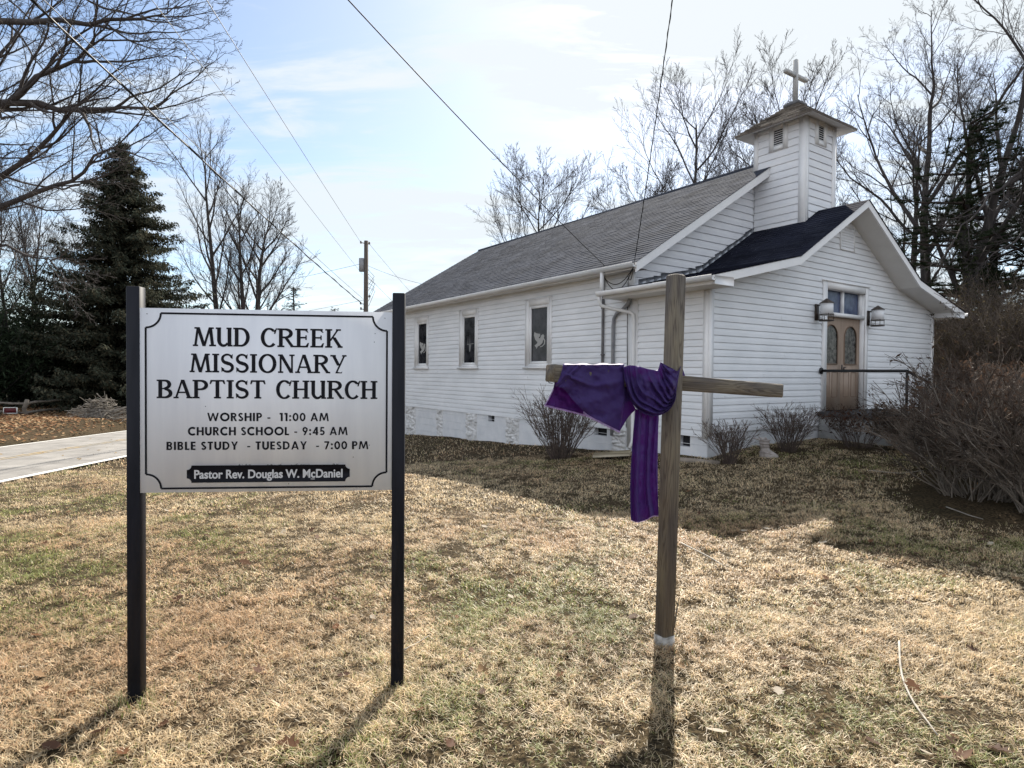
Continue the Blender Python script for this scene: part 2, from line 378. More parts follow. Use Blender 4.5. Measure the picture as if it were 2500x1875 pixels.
for u, v, z in [(0, 0, 0.10), (1.3, -0.05, 0.24), (3.7, -0.3, 0.27), (6, -1.5, 0.27), (9, -0.3, 0.36), (11, 4, 0.4), (0, 3, -0.07), (0, 5, -0.18), (0, 6.4, -0.26),
                (0, 8, -0.33), (0, 10, -0.40), (0, 12.8, -0.57), (0, 15, -0.66), (-3, 14, -0.75), (9, 15, 0.1)]:
    p = cw(u, v); cps.append((p[0], p[1], z))
for y in (-6, -2, 2, 5, 8, 11, 14, 17, 20, 24, 28, 33, 40, 50, 65, 85):
    for off in (0.0, -1.6, -3.2, -ROAD_W):
        cps.append((road_x(y, off), y, road_z(y)))
cps += [(-19.5, 25, -0.3), (-16, 24, -0.34), (-22, 28, -0.2), (-18, 16, -0.3), (-20, 8, -0.1), (-28, 30, 0.2), (-30, 10, 0.3), (-20, 45, -0.8), (-8, 35, -0.95),
        (0, 45, -1.0), (12, 40, -0.3), (18, 27, 0.3), (25, 20, 0.6), (20, 12, 0.5), (14, 5, 0.3), (-60, 60, 0), (60, 60, 0.5), (0, 120, -1.5), (-100, 0, 0), (100, 0, 1), (0, -100, 0), (100, 150, 0), (-100, 150, 0)]
CP = np.array(cps); _K = np.linalg.norm(CP[:, None, :2] - CP[None, :, :2], axis=2)
_A = np.block([[_K, np.ones((len(CP), 1))], [np.ones((1, len(CP))), np.zeros((1, 1))]])
_W = np.linalg.solve(_A, np.append(CP[:, 2], 0))
def gz(x, y):
    x = np.asarray(x, float); y = np.asarray(y, float); sh = x.shape
    q = np.stack([x.ravel(), y.ravel()], 1); out = np.empty(len(q))
    for i in range(0, len(q), 20000):
        d = np.linalg.norm(q[i:i + 20000, None, :] - CP[None, :, :2], axis=2); out[i:i + 20000] = d @ _W[:-1] + _W[-1]
    far = np.clip((np.hypot(q[:, 0], q[:, 1]) - 110) / 60, 0, 1); out = out * (1 - far) - 0.8 * far
    return out.reshape(sh) if sh else float(out[0])
# ---------------------------------------------------------------- the church (local axes: x along the front, y towards the back, z up)
church = empty('church', tuple(ORG), YAW, 'small white clapboard church with grey shingle roof and a square belfry topped by a cross', 'church')
WF, V1, V2 = 9.08, 1.87, 15.0
EXP = 0.127
rs_ = random.Random(15)
def front_map(v): return lambda a, z, o: (a, v - o, z)
def left_map(u): return lambda a, z, o: (u - o, a, z)
def right_map(u): return lambda a, z, o: (u + o, a, z)
def back_map(v): return lambda a, z, o: (a, v + o, z)
def lap(g, P, z0, z1, exp, lim, openings=(), ob=0.017, ot=0.003):
    """overlapping boards on a wall: lim(z) gives the two ends, openings are (a0, a1, z0, z1)"""
    edges = {z0, z1}
    k = 1
    while z0 + k * exp < z1 - 0.004: edges.add(round(z0 + k * exp, 5)); k += 1
    base = sorted(edges); cuts = set(base)
    for a0, a1, b0, b1 in openings: cuts |= {c for c in (b0, b1) if z0 < c < z1}
    cuts = sorted(cuts)
    for zb, zt in zip(cuts, cuts[1:]):
        if zt - zb < 1e-4: continue
        c0 = max(b for b in base if b <= zb + 1e-6); fb, ft = (zb - c0) / exp, (zt - c0) / exp
        pass
        l0, r0 = lim(zb); l1, r1 = lim(zt)
        if r0 - l0 < 0.01 and r1 - l1 < 0.01: continue
        spans = [(l0, r0, l1, r1)]
        for a0, a1, b0, b1 in openings:
            if b0 <= zb + 1e-6 and zt <= b1 + 1e-6:
                ns = []
                for A0, A1, B0, B1 in spans:
                    if a0 > A0: ns.append((A0, min(a0, A1), B0, min(a0, B1)))
                    if a1 < A1: ns.append((max(a1, A0), A1, max(a1, B0), B1))
                spans = [s_ for s_ in ns if s_[1] - s_[0] > 0.005]
        for A0, A1, B0, B1 in spans:
            pf = [f for f in (0.5, 0.68, 0.86) if fb + 1e-6 < f < ft - 1e-6]
            fs = [fb] + pf + [ft]; prof = lambda f: float(np.interp(f, (0, .5, .68, .86, 1.0), (ob, ob * .72, ot + .004, ot, -.007)))
            for f0, f1 in zip(fs, fs[1:]):
                q0, q1 = (f0 - fb) / (ft - fb), (f1 - fb) / (ft - fb); z0_, z1_ = zb + (zt - zb) * q0, zb + (zt - zb) * q1
                g.quad(P(A0 + (B0 - A0) * q0, z0_, prof(f0)), P(A1 + (B1 - A1) * q0, z0_, prof(f0)), P(A1 + (B1 - A1) * q1, z1_, prof(f1)), P(A0 + (B0 - A0) * q1, z1_, prof(f1)))
            if abs(fb) < 1e-6:
                g.quad(P(A0, zb, ob), P(A1, zb, ob), P(A1, zb, -0.02), P(A0, zb, -0.02))
def flat(g, P, pts, o): g.poly([P(a, z, o) for a, z in pts])

# porch roof outline in the front plane (u, z of the shingle surface)
EV_L, EV_R, KL, KR, AP = (-0.54, 3.28), (9.62, 3.28), (2.02, 3.875), (7.06, 3.875), (4.54, 5.355)
def porch_top(u):
    return float(np.interp(u, [EV_L[0], KL[0], AP[0], KR[0], EV_R[0]], [EV_L[1], KL[1], AP[1], KR[1], EV_R[1]]))
SOFF = 0.16
def porch_lim(z):
    zz = z + SOFF
    if zz <= porch_top(0.0): return (0.0, WF)
    if zz <= KL[1]: a = (zz - EV_L[1]) / (KL[1] - EV_L[1]) * (KL[0] - EV_L[0]) + EV_L[0]
    else: a = min((zz - KL[1]) / (AP[1] - KL[1]) * (AP[0] - KL[0]) + KL[0], AP[0])
    return (a, 9.08 - a)
DOOR = (3.88, 5.51, 0.84, 3.47)
g = Geo(); lap(g, front_map(0.0), 0.545, AP[1] - SOFF - 0.01, EXP, porch_lim, [(3.79, 5.57, 0.5, 3.56)])
z_in = 0.5
flat(g, front_map(0.0), [(0, z_in), (3.79, z_in), (3.79, 3.56), (5.57, 3.56), (5.57, z_in), (WF, z_in), (WF, porch_top(0) - SOFF), (KR[0], KR[1] - SOFF), (AP[0], AP[1] - SOFF), (KL[0], KL[1] - SOFF), (0, porch_top(0) - SOFF)], -0.022)
lap(g, left_map(0.0), 0.47, 3.125, EXP, lambda z: (0.0, 1.72))
lap(g, right_map(WF), 0.47, 3.125, EXP, lambda z: (0.0, V1))
for k in range(16):                     # overlap seams of the vinyl lengths
    u_ = rs_.uniform(.3, 8.8); c_ = rs_.randint(1, 19); z_ = .545 + c_ * EXP
    if 3.6 < u_ < 5.75: continue
    g.box(u_, u_ + .004, -.0195, -.012, z_ + .002, z_ + .07)
g.build('porch_wall', MAT['siding'], church)
# hall side wall and far walls
WINS = [(4.53, 5.61, 4.715, 5.376), (7.93, 9.00, 8.11, 8.75), (11.045, 12.07, 11.20, 11.82)]
g = Geo()
lap(g, left_map(0.0), 0.43, 3.69, EXP, lambda z: (1.99, V2), [(a + 0.02, b - 0.02, 1.75, 3.42) for a, b, _, _ in WINS])
g.quad((0.025, V1, 0.5), (0.025, V2, 0.5), (0.025, V2, 3.7), (0.025, V1, 3.7)); g.quad((0.025, 0.0, 0.5), (0.025, V1, 0.5), (0.025, V1, 3.1), (0.025, 0.0, 3.1))
lap(g, right_map(WF), 0.43, 3.69, EXP, lambda z: (V1, V2))
g.quad((WF - 0.025, V1, 0.3), (WF - 0.025, V2, 0.3), (WF - 0.025, V2, 3.7), (WF - 0.025, V1, 3.7))
for k in range(18):
    v_ = rs_.uniform(2.3, 13.5); c_ = rs_.randint(1, 9); z_ = .43 + c_ * EXP
    g.box(-.0195, -.012, v_, v_ + .004, z_ + .002, z_ + .07)
SL = (6.80 - 3.80) / (4.54 + 0.35)
def hall_top(u): return 3.80 + SL * (min(u, 9.08 - u) + 0.35)
lap(g, back_map(V2), 0.43, 6.65, EXP, lambda z: (0, WF) if z < hall_top(0) - .1 else ((z + .1 - 3.8) / SL - .35, 9.43 - (z + .1 - 3.8) / SL))
g.poly([(0, V2 - .03, .3), (WF, V2 - .03, .3), (WF, V2 - .03, hall_top(0) - .05), (4.54, V2 - .03, 6.72), (0, V2 - .03, hall_top(0) - .05)])
g.build('hall_wall', MAT['siding'], church)
g = Geo()
def hg_lim(z):
    zz = z + 0.10
    a = max(0.0, (zz - 3.80) / SL - 0.35); return (a, 9.08 - a)
lap(g, front_map(V1), 3.25, 6.62, 0.168, hg_lim, ob=0.02)
g.poly([(0, V1 + .02, .3), (WF, V1 + .02, .3), (WF, V1 + .02, hall_top(0) - .1), (4.54, V1 + .02, 6.7), (0, V1 + .02, hall_top(0) - .1)])
g.build('gable_wall', MAT['clapboard'], church)
# corner boards and the pilaster at the joint of hall and porch
g = Geo()
g.box(-0.024, 0.10, -0.026, -0.001, 0.5, 3.125); g.box(-0.026, -0.001, -0.001, 0.11, 0.45, 3.122)
g.build('corner_board', MAT['trim'], church)
g = Geo(); g.box(WF - 0.10, WF + 0.024, -0.026, -0.001, 0.5, 3.2); g.build('corner_board', MAT['trim'], church)
g = Geo(); g.box(-0.03, -0.001, 1.72, 1.99, 0.1, 3.124); g.box(-0.028, 0.06, 1.852, 1.99, 3.35, 3.69)
g.build('pilaster', MAT['trim'], church)

# foundation: painted block with whitewashed stone piers and crawl vents
g = Geo()
def found(g, P, a0, a1, zt, vents, o=-0.012):
    cur = a0
    for v0, v1 in vents + [(a1, a1)]:
        if v0 > cur: g.quad(P(cur, -1.6, o), P(v0, -1.6, o), P(v0, zt, o), P(cur, zt, o))
        if v1 > v0:
            g.quad(P(v0, -1.6, o), P(v1, -1.6, o), P(v1, zt - 0.24, o), P(v0, zt - 0.24, o))
            g.quad(P(v0, zt - 0.24, o), P(v1, zt - 0.24, o), P(v1, zt - 0.24, -0.16), P(v0, zt - 0.24, -0.16))
            for v in (v0, v1): g.quad(P(v, zt - 0.24, o), P(v, zt, o), P(v, zt, -0.16), P(v, zt - 0.24, -0.16))
        cur = v1
VENTS_L = [(0.40, 0.66), (2.62, 3.02), (7.08, 7.40)]
found(g, left_map(0.0), 0.0, V2, 0.50, VENTS_L)
found(g, front_map(0.0), 0.0, WF, 0.56, [])
found(g, right_map(WF), 0.0, V2, 0.5, [])
for z in (0.32, 0.10, -0.12, -0.34):       # mortar courses in the block
    g.box(0.0085, 0.0125, 0.02, 12.0, z, z + 0.008)
g.build('foundation', MAT['block'], church)
for v0, v1 in VENTS_L:
    g = Geo(); g.quad((0.13, v0, 0.26), (0.13, v1, 0.26), (0.13, v1, 0.5), (0.13, v0, 0.5))
    vent = g.build('crawl_vent', MAT['dark'], church)
rs = random.Random(4)
for v0, v1 in [(2.05, 2.45), (5.9, 6.48), (8.0, 8.6), (10.08, 10.46), (12.02, 12.75)]:
    zt = 0.43; zb_ = gz(*cw(0, (v0 + v1) / 2)[:2]) - 0.3; nv_, nz_ = int((v1 - v0) / .018), int((zt - zb_) / .018)
    rp2 = np.random.RandomState(int(v0 * 10)); ns_ = int((v1 - v0) * (zt - zb_) / .020)
    sv, sz = rp2.uniform(v0, v1, ns_), rp2.uniform(zb_, zt, ns_); sh_ = rp2.uniform(.03, .085, ns_)
    Vv, Zz = np.meshgrid(np.linspace(v0, v1, nv_), np.linspace(zb_, zt, nz_), indexing='ij')
    Vw = Vv + .02 * np.sin(Zz * 31 + v0); dd_ = np.sqrt(((Vw[..., None] - sv) * .75) ** 2 + ((Zz[..., None] - sz) * 1.5) ** 2); o_ = np.argsort(dd_, -1)
    d1_, d2_ = np.take_along_axis(dd_, o_[..., :1], -1)[..., 0], np.take_along_axis(dd_, o_[..., 1:2], -1)[..., 0]
    dep = sh_[o_[..., 0]] * np.clip((d2_ - d1_) / .05, 0, 1) ** .55 + rp2.normal(0, .003, Vv.shape)
    edge = np.minimum(np.minimum(Vv - v0, v1 - Vv) / .03 + .0, 1); dep = dep * np.clip(edge, 0, 1) - .012
    g = Geo(); g.grid(np.stack([-dep, Vv + rp2.normal(0, .004, Vv.shape), Zz], -1)); g.build('stone_pier', MAT['stone'], church)

# windows on the side wall
def xform(pts, fx, fy): return [(fx(x), fy(y)) for x, y in pts]
DOVE = [(1910, 645), (1940, 665), (1985, 675), (1988, 700), (1966, 728), (1985, 738), (2000, 695), (2025, 683), (2040, 706), (2030, 745), (2015, 800), (1985, 830), (1955, 845), (1940, 878), (1930, 850), (1913, 830), (1945, 803), (1952, 785), (1922, 750), (1903, 690)]
RIB = [(2035, 735), (2052, 770), (2048, 815), (2020, 845), (1985, 858), (1985, 848), (2015, 835), (2036, 808), (2040, 772), (2026, 745)]
for wi, (o0, o1, g0, g1) in enumerate(WINS):
    fr = Geo(); zb, zt = 1.77, 3.44; s0, s1, sz0, sz1 = g0 - 0.075, g1 + 0.075, 1.835, 3.275
    for a, b, c, d in [(o0, s0, zb, zt), (s1, o1, zb, zt), (s0, s1, zb, sz0), (s0, s1, sz1, zt)]:
        fr.box(-0.03, 0.0, a, b, c, d)
    fr.box(-0.042, -0.0305, o0 - 0.01, o1 + 0.01, zt - 0.005, zt + 0.012)
    wobj = fr.build('window', MAT['trim'], church)
    sa = Geo()
    for a, b, c, d in [(s0, g0, sz0, sz1), (g1, s1, sz0, sz1), (g0, g1, sz0, 1.90), (g0, g1, 3.21, sz1)]:
        sa.box(-0.022, 0.03, a + .001, b - .001, c + .001, d - .001)
    sa.build('frame', MAT['trim'], wobj)
    si = Geo(); si.box(-0.085, -0.001, o0 - 0.03, o1 + 0.03, 1.715, 1.769); si.build('sill', MAT['trim'], wobj)
    pa = Geo(); pa.quad((0.012, g0, 1.89), (0.012, g1, 1.89), (0.012, g1, 3.22), (0.012, g0, 3.22)); pa.build('pane', MAT['win_glass'], wobj)
    de = Geo(); cx = (g0 + g1) / 2; k = 0.66 / 210
    fx = lambda x: cx - (x - 1980) * k; fz = lambda y: 2.42 - (y - 760) * 1.31 / 715
    if wi != 1:
        for shp in (DOVE, RIB): de.poly([(0.009, fx(x), fz(y)) for x, y in shp])
        de.build('dove_decal', MAT['decal'], wobj)
    else:
        for a, z0_, z1_ in [(cx + 0.12, 2.43, 2.66), (cx, 2.43, 2.70)]:
            de.poly([(0.009, a - .012, z0_), (0.009, a + .012, z0_), (0.009, a + .004, z1_), (0.009, a - .004, z1_)])
        de.poly([(0.009, cx - .22, 2.44), (0.009, cx + .16, 2.42), (0.009, cx + .16, 2.445), (0.009, cx - .22, 2.46)])
        de.poly([(0.009, cx - .02, 2.22), (0.009, cx + .03, 2.22), (0.009, cx + .05, 2.42), (0.009, cx - .07, 2.42)])
        de.build('candle_decal', mat('faint_decal', (0.20, 0.20, 0.20), rough=0.6), wobj)

# front door: casing, transom, two leaves with arched leaded glass
g = Geo(); vo = front_map(0.0)
def fbox(g, u0, u1, z0, z1, o0, o1): g.box(u0, u1, -o1, -o0, z0, z1)
for a, b, c, d in [(3.70, 3.88, 0.78, 3.62), (5.51, 5.63, 0.78, 3.62), (3.88, 5.51, 3.47, 3.62)]: fbox(g, a, b, c, d, 0.0, 0.03)
fbox(g, 3.66, 5.67, 3.6205, 3.645, 0.0, 0.05)
for a, b in ((3.80, 3.88), (5.51, 5.57)): fbox(g, a, b, 0.8, 3.5, -0.20, -0.001)
fbox(g, 3.88, 5.51, 3.4705, 3.55, -0.20, -0.001); fbox(g, 3.88, 5.51, 2.895, 2.975, -0.14, 0.01)
for a, b in ((3.881, 3.95), (5.44, 5.509)): fbox(g, a, b, 2.976, 3.469, -0.13, -0.05)
fbox(g, 4.66, 4.71, 2.976, 3.469, -0.13, -0.05)
dframe = g.build('door_frame', MAT['trim'], church)
for a, b in ((3.95, 4.66), (4.71, 5.44)):
    g = Geo(); g.quad((a, 0.115, 2.976), (b, 0.115, 2.976), (b, 0.115, 3.469), (a, 0.115, 3.469)); g.build('transom_pane', MAT['transom_glass'], dframe)
for side, (a, b) in enumerate(((3.883, 4.693), (4.697, 5.507))):
    lf = Geo(); vy = 0.10; c = (a + b) / 2; hw = 0.265
    arch = [(c - hw, 1.86)] + [(c - hw * math.cos(t), 2.45 + 0.27 * math.sin(t)) for t in np.linspace(0, math.pi, 15)] + [(c + hw, 1.86)]
    outer = [(a, 1.86)] + [(a + (b - a) * k / 14, 2.89) for k in range(15)] + [(b, 1.86)]
    for k in range(len(arch) - 1):
        p, q, r_, s_ = outer[k], outer[k + 1], arch[k + 1], arch[k]
        lf.quad((p[0], vy, p[1]), (q[0], vy, q[1]), (r_[0], vy, r_[1]), (s_[0], vy, s_[1]))
    lf.box(a, b, vy, vy + 0.04, 0.84, 1.86)
    door = lf.build('door', MAT['door'], church)
    gl = Geo(); gl.poly([(x, vy + 0.012, z) for x, z in arch]); gl.build('glass', MAT['door_glass'], door)
    md = Geo()
    loop = np.array([(x, vy - 0.004, z) for x, z in arch + [arch[0]]]); md.tube(loop, 0.014, 6)
    for pc in (c - 0.165, c + 0.165):
        md.tube(np.array([(pc - .11, vy - .002, 1.13), (pc + .11, vy - .002, 1.13), (pc + .11, vy - .002, 1.68), (pc - .11, vy - .002, 1.68), (pc - .11, vy - .002, 1.13)]), 0.008, 4)
    md.build('moulding', MAT['door_groove'], door)
    if side == 1:
        hd = Geo(); hd.tube([(a + .05, vy - .05, 1.72), (a + .05, vy - .05, 1.79), (a + .11, vy - .05, 1.79)], 0.014, 6, True); hd.box(a + .03, a + .07, vy - .01, vy - .001, 1.68, 1.85)
        hd.build('handle', MAT['black_iron'], door)
g = Geo(); g.box(3.80, 5.57, 0.16, 0.24, 0.8, 3.5); g.build('door_backing', MAT['dark'], church)

# soffits, fascias, roofs
OV = 0.5
def porch_soffit(u): return porch_top(u) - SOFF
g = Geo(); us = [0.0, KL[0], AP[0], KR[0], WF]
for a, b in zip(us, us[1:]):
    g.quad((a, -OV + .02, porch_soffit(a)), (b, -OV + .02, porch_soffit(b)), (b, 0.03, porch_soffit(b)), (a, 0.03, porch_soffit(a)))
g.quad((-.52, -OV + .02, 3.125), (0.02, -OV + .02, 3.125), (0.02, 2.2, 3.125), (-.52, 2.2, 3.125))
g.quad((WF - .02, -OV + .02, 3.125), (9.60, -OV + .02, 3.125), (9.60, V1, 3.125), (WF - .02, V1, 3.125))
g.quad((-.33, 1.5, 3.685), (0.02, 1.5, 3.685), (0.02, 15.3, 3.685), (-.33, 15.3, 3.685))
g.quad((-.02, 2.2, 3.125), (-.52, 2.2, 3.125), (-.52, 2.2, 3.27), (-.02, 2.2, 3.38))
g.build('soffit', MAT['soffit'], church)
def rake(g, pts, depth, v0, v1, lift=0.0):
    """board that follows a roof edge: pts are (u, z) of the roof surface"""
    top = [(u, z + lift) for u, z in pts]; bot = [(u, z - depth) for u, z in pts]
    for (a, b, c, d) in zip(top, top[1:], bot, bot[1:]):
        for v in (v0, v1): g.quad((a[0], v, a[1]), (b[0], v, b[1]), (d[0], v, d[1]), (c[0], v, c[1]))
        g.quad((c[0], v0, c[1]), (d[0], v0, d[1]), (d[0], v1, d[1]), (c[0], v1, c[1]))
        g.quad((a[0], v0, a[1]), (b[0], v0, b[1]), (b[0], v1, b[1]), (a[0], v1, a[1]))
    for t, b_ in ((top[0], bot[0]), (top[-1], bot[-1])):
        g.quad((t[0], v0, t[1]), (t[0], v1, t[1]), (b_[0], v1, b_[1]), (b_[0], v0, b_[1]))
g = Geo()
rake(g, [(EV_L[0], EV_L[1] - .012), (KL[0], KL[1] - .012), (AP[0], AP[1] - .012), (KR[0], KR[1] - .012), (EV_R[0], EV_R[1] - .012)], 0.15, -OV - .02, -OV + .018)
# boxed eave returns
g.prism([(-.545, -OV - .022, 3.12), (-0.03, -OV - .022, 3.12), (-0.03, -OV - .022, 3.27), (-.545, -OV - .022, 3.262)], (0, 0.05, 0))
g.prism([(9.11, -OV - .022, 3.12), (9.622, -OV - .022, 3.12), (9.622, -OV - .022, 3.262), (9.11, -OV - .022, 3.27)], (0, 0.05, 0))
g.box(-0.545, -0.525, -OV - .018, 2.2, 3.12, 3.255); g.box(9.60, 9.622, -OV + .03, V1, 3.12, 3.255)
g.quad((9.09, -OV + .02, 3.122), (9.09, 0.0, 3.122), (9.09, 0.0, 3.31), (9.09, -OV + .02, 3.31))
g.build('porch_fascia', MAT['trim'], church)
g = Geo()
RK = 1.47
rake(g, [(-.35, 3.788), (4.02, hall_top(4.02) - .012)], 0.19, RK - .02, RK + .02)
rake(g, [(5.16, hall_top(5.16) - .012), (9.43, 3.788)], 0.19, RK - .02, RK + .02)
rake(g, [(-.35, 3.788), (4.54, 6.788), (9.43, 3.788)], 0.17, 15.38, 15.42)
g.box(-0.352, -0.332, RK + .021, 15.379, 3.66, 3.78); g.box(9.41, 9.43, RK + .021, 15.379, 3.66, 3.78)
for a, b in ((-.33, 4.54),):
    g.quad((a, RK, hall_top(a) - .15), (b, RK, hall_top(b) - .15), (b, V1 + .01, hall_top(b) - .15), (a, V1 + .01, hall_top(a) - .15))
    g.quad((9.08 - a, RK, hall_top(a) - .15), (9.08 - b, RK, hall_top(b) - .15), (9.08 - b, V1 + .01, hall_top(b) - .15), (9.08 - a, V1 + .01, hall_top(a) - .15))
g.build('hall_fascia', MAT['trim'], church)

def roof_plane(g, p0, p1, q0, q1, row=0.14, lift=0.009, rng=random.Random(2)):
    """courses from the eave edge p0-p1 up to the ridge edge q0-q1, each with a small butt"""
    p0, p1, q0, q1 = (np.array(x, float) for x in (p0, p1, q0, q1))
    L = (np.linalg.norm(q0 - p0) + np.linalg.norm(q1 - p1)) / 2; n = max(2, int(round(L / row)))
    nor = np.cross(p1 - p0, q0 - p0); nor /= np.linalg.norm(nor); nor *= 1 if nor[2] > 0 else -1
    for k in range(n):
        a0, a1 = p0 + (q0 - p0) * k / n, p1 + (q1 - p1) * k / n
        b0, b1 = p0 + (q0 - p0) * (k + 1) / n, p1 + (q1 - p1) * (k + 1) / n
        m = max(1, int(np.linalg.norm(a1 - a0) / 0.30)); off = (k % 2) * 0.5
        ts = [0.0] + [(j + off) / m for j in range(1, m)] + [1.0]
        for t0, t1 in zip(ts, ts[1:]):
            h = nor * lift * rng.uniform(0.6, 1.25)
            A, B = a0 + (a1 - a0) * t0 + h, a0 + (a1 - a0) * t1 + h
            Cc, D = b0 + (b1 - b0) * t1, b0 + (b1 - b0) * t0
            g.quad(A, B, Cc, D); g.quad(A, B, B - h * 1.2, A - h * 1.2)
g = Geo()
roof_plane(g, (-.37, RK - .04, 3.79), (-.37, 15.44, 3.79), (4.54, RK - .04, 6.81), (4.54, 15.44, 6.81))
roof_plane(g, (9.45, RK - .04, 3.79), (9.45, 15.44, 3.79), (4.54, RK - .04, 6.81), (4.54, 15.44, 6.81), row=0.3)
g.tube([(4.54, RK - .04, 6.805), (4.54, 9, 6.785), (4.54, 15.44, 6.805)], 0.05, 6)
g.build('hall_roof', MAT['shingle'], church)
g = Geo()
VF = -OV - .04
for ea, ka, ap in ((EV_L, KL, AP), (EV_R, KR, AP)):
    sg = -0.02 if ea[0] < 0 else 0.02; vb = V1 + 0.005
    roof_plane(g, (ka[0], VF, ka[1]), (ka[0], vb, ka[1]), (ap[0], VF, ap[1]), (ap[0], vb, ap[1]), lift=0.006)
    u_in = 0.0 if ea[0] < 0 else WF; z_in = porch_top(u_in)
    roof_plane(g, (u_in, VF, z_in), (u_in, vb, z_in), (ka[0], VF, ka[1]), (ka[0], vb, ka[1]), lift=0.006)
    roof_plane(g, (ea[0] + sg, VF, ea[1]), (ea[0] + sg, 2.22, ea[1]), (u_in, VF, z_in), (u_in, 2.22, z_in))
g.build('porch_roof', MAT['shingle_dark'], church)
# step flashing where the porch roof meets the hall gable
g = Geo(); u = 0.12
while u < 3.9:
    z = porch_top(u); z2 = porch_top(u + .24)
    g.prism([(u, V1 - .028, z - .02), (u + .24, V1 - .028, z2 - .02), (u + .24, V1 - .028, z2 + .10 + rs.uniform(-.02, .02)), (u, V1 - .028, z + .13 + rs.uniform(-.03, .02))], (0, 0.006, 0))
    u += 0.22
g.build('step_flashing', MAT['flash'], church)
# gutters
def gutter(u, v0, v1, z, s=-1):
    g = Geo(); prof = [(0, 0), (0.10 * s, 0.0), (0.115 * s, 0.045), (0.13 * s, 0.085), (0.12 * s, 0.09), (0.10 * s, 0.055), (0.0, 0.015)]
    g.prism([(u + x, v0, z + zz) for x, zz in prof], (0, v1 - v0, 0)); return g.build('gutter', MAT['gutter'], church)
gutter(-0.547, -OV - .05, 2.28, 3.175); gutter(9.624, -OV - .05, V1, 3.175, 1); gutter(-0.354, RK - .02, 15.3, 3.69)
def downspout(pts, w=0.037, d=0.03, m='gutter'):
    g = Geo(); g.tube(pts, w, 8, True); return g.build('downspout', MAT[m], church, smooth=True)
downspout([(-.41, 2.37, 3.70), (-.41, 2.37, 3.26)], 0.045)
downspout([(-.60, 2.24, 3.19), (-.60, 2.24, 3.09), (-.56, 2.22, 2.99), (-.42, 2.10, 2.93), (-.12, 1.84, 2.85), (-.08, 1.79, 2.80), (-.075, 1.78, 2.70), (-.075, 1.78, 0.25), (-.16, 1.78, 0.1)], 0.037)
downspout([(-.12, 1.84, 3.13), (-.09, 1.95, 3.03), (-.06, 2.12, 2.93), (-.06, 2.30, 2.86), (-.055, 2.38, 2.76), (-.055, 2.40, 2.6), (-.055, 2.40, 0.3)], 0.036, m='grey_pipe')
g = Geo(); g.tube([(-.05, 2.72, 3.70), (-.05, 2.72, 0.6)], 0.028, 8, True); g.tube([(-.05, 2.72, 3.66), (-.12, 2.68, 3.74), (-.17, 2.62, 3.70)], 0.035, 8, True)
for z in (1.0, 2.0, 3.0): g.box(-.07, 0.0, 2.68, 2.76, z, z + .03)
g.build('service_conduit', MAT['dark_pipe'], church, smooth=True)
g = Geo()
def hang(a, b, sag, n=12): 
    a, b = np.array(a), np.array(b); t = np.linspace(0, 1, n)[:, None]
    return a + (b - a) * t - np.array([0, 0, 1]) * (sag * 4 * t * (1 - t))
g.tube(hang((-.17, 2.62, 3.70), (-.37, 1.50, 3.72), 0.28), 0.009, 5); g.tube(hang((-.15, 2.6, 3.68), (-.39, 1.46, 3.76), 0.40), 0.009, 5)
g.tube(hang((-.37, 1.50, 3.76), (-.05, 1.98, 3.6), 0.18), 0.007, 5); g.tube([(-.02, 2.0, 3.6), (-.035, 2.0, 3.13), (-.035, 2.0, 2.3), (-.04, 1.985, 1.8), (-.035, 2.01, 1.2), (-.035, 2.0, 0.5)], 0.007, 5)
g.build('service_wire', MAT['cable'], church)

# gable vent
g = Geo()
for a, b, c, d in [(4.36, 4.39, 4.36, 4.90), (4.95, 4.98, 4.36, 4.90), (4.39, 4.95, 4.36, 4.385), (4.39, 4.95, 4.875, 4.90)]: fbox(g, a, b, c, d, 0.0, 0.03)
gv = g.build('gable_vent', MAT['trim'], church)
g = Geo(); lap(g, front_map(-0.004), 4.385, 4.875, 0.06, lambda z: (4.39, 4.95), ob=0.022); g.build('slats', MAT['siding'], gv)

# wall lanterns beside the door
for uc in (3.46, 5.62):
    g = Geo(); zb = 2.74
    fbox(g, uc - 0.06, uc + 0.06, zb + .02, zb + .36, 0.017, 0.045); fbox(g, uc - .02, uc + .02, zb + .33, zb + .35, 0.045, 0.16); fbox(g, uc - .02, uc + .02, zb + .02, zb + .04, 0.045, 0.16)
    lan = g.build('wall_lantern', MAT['bronze'], church)
    yc = -0.24
    g = Geo(); g.tube([(uc, yc, zb + .12), (uc, yc, zb + .36)], 0.125, 16, True); g.build('lamp_shade', MAT['frost'], lan, smooth=False)
    g = Geo(); g.tube([(uc, yc, zb + .361), (uc, yc, zb + .37), (uc, yc, zb + .46)], [0.145, 0.14, 0.012], 12, True); g.build('lamp_cap', MAT['bronze'], lan)
    g = Geo()
    for k in range(4):
        an = k * math.pi / 2 + .78; c_, s_ = math.cos(an) * .135, math.sin(an) * .135
        g.tube([(uc + c_, yc + s_, zb), (uc + c_, yc + s_, zb + .15)], 0.006, 5, True)
    for z, r_ in ((zb, .138), (zb + .125, .135)):
        an = np.linspace(0, 2 * math.pi, 17); g.tube(np.stack([uc + r_ * np.cos(an), yc + r_ * np.sin(an), np.full(17, z)], 1), 0.008, 5)
    g.tube([(uc, yc, zb - .005), (uc, yc, zb + .02)], 0.115, 12, True)
    g.build('lamp_cage', MAT['bronze'], lan)

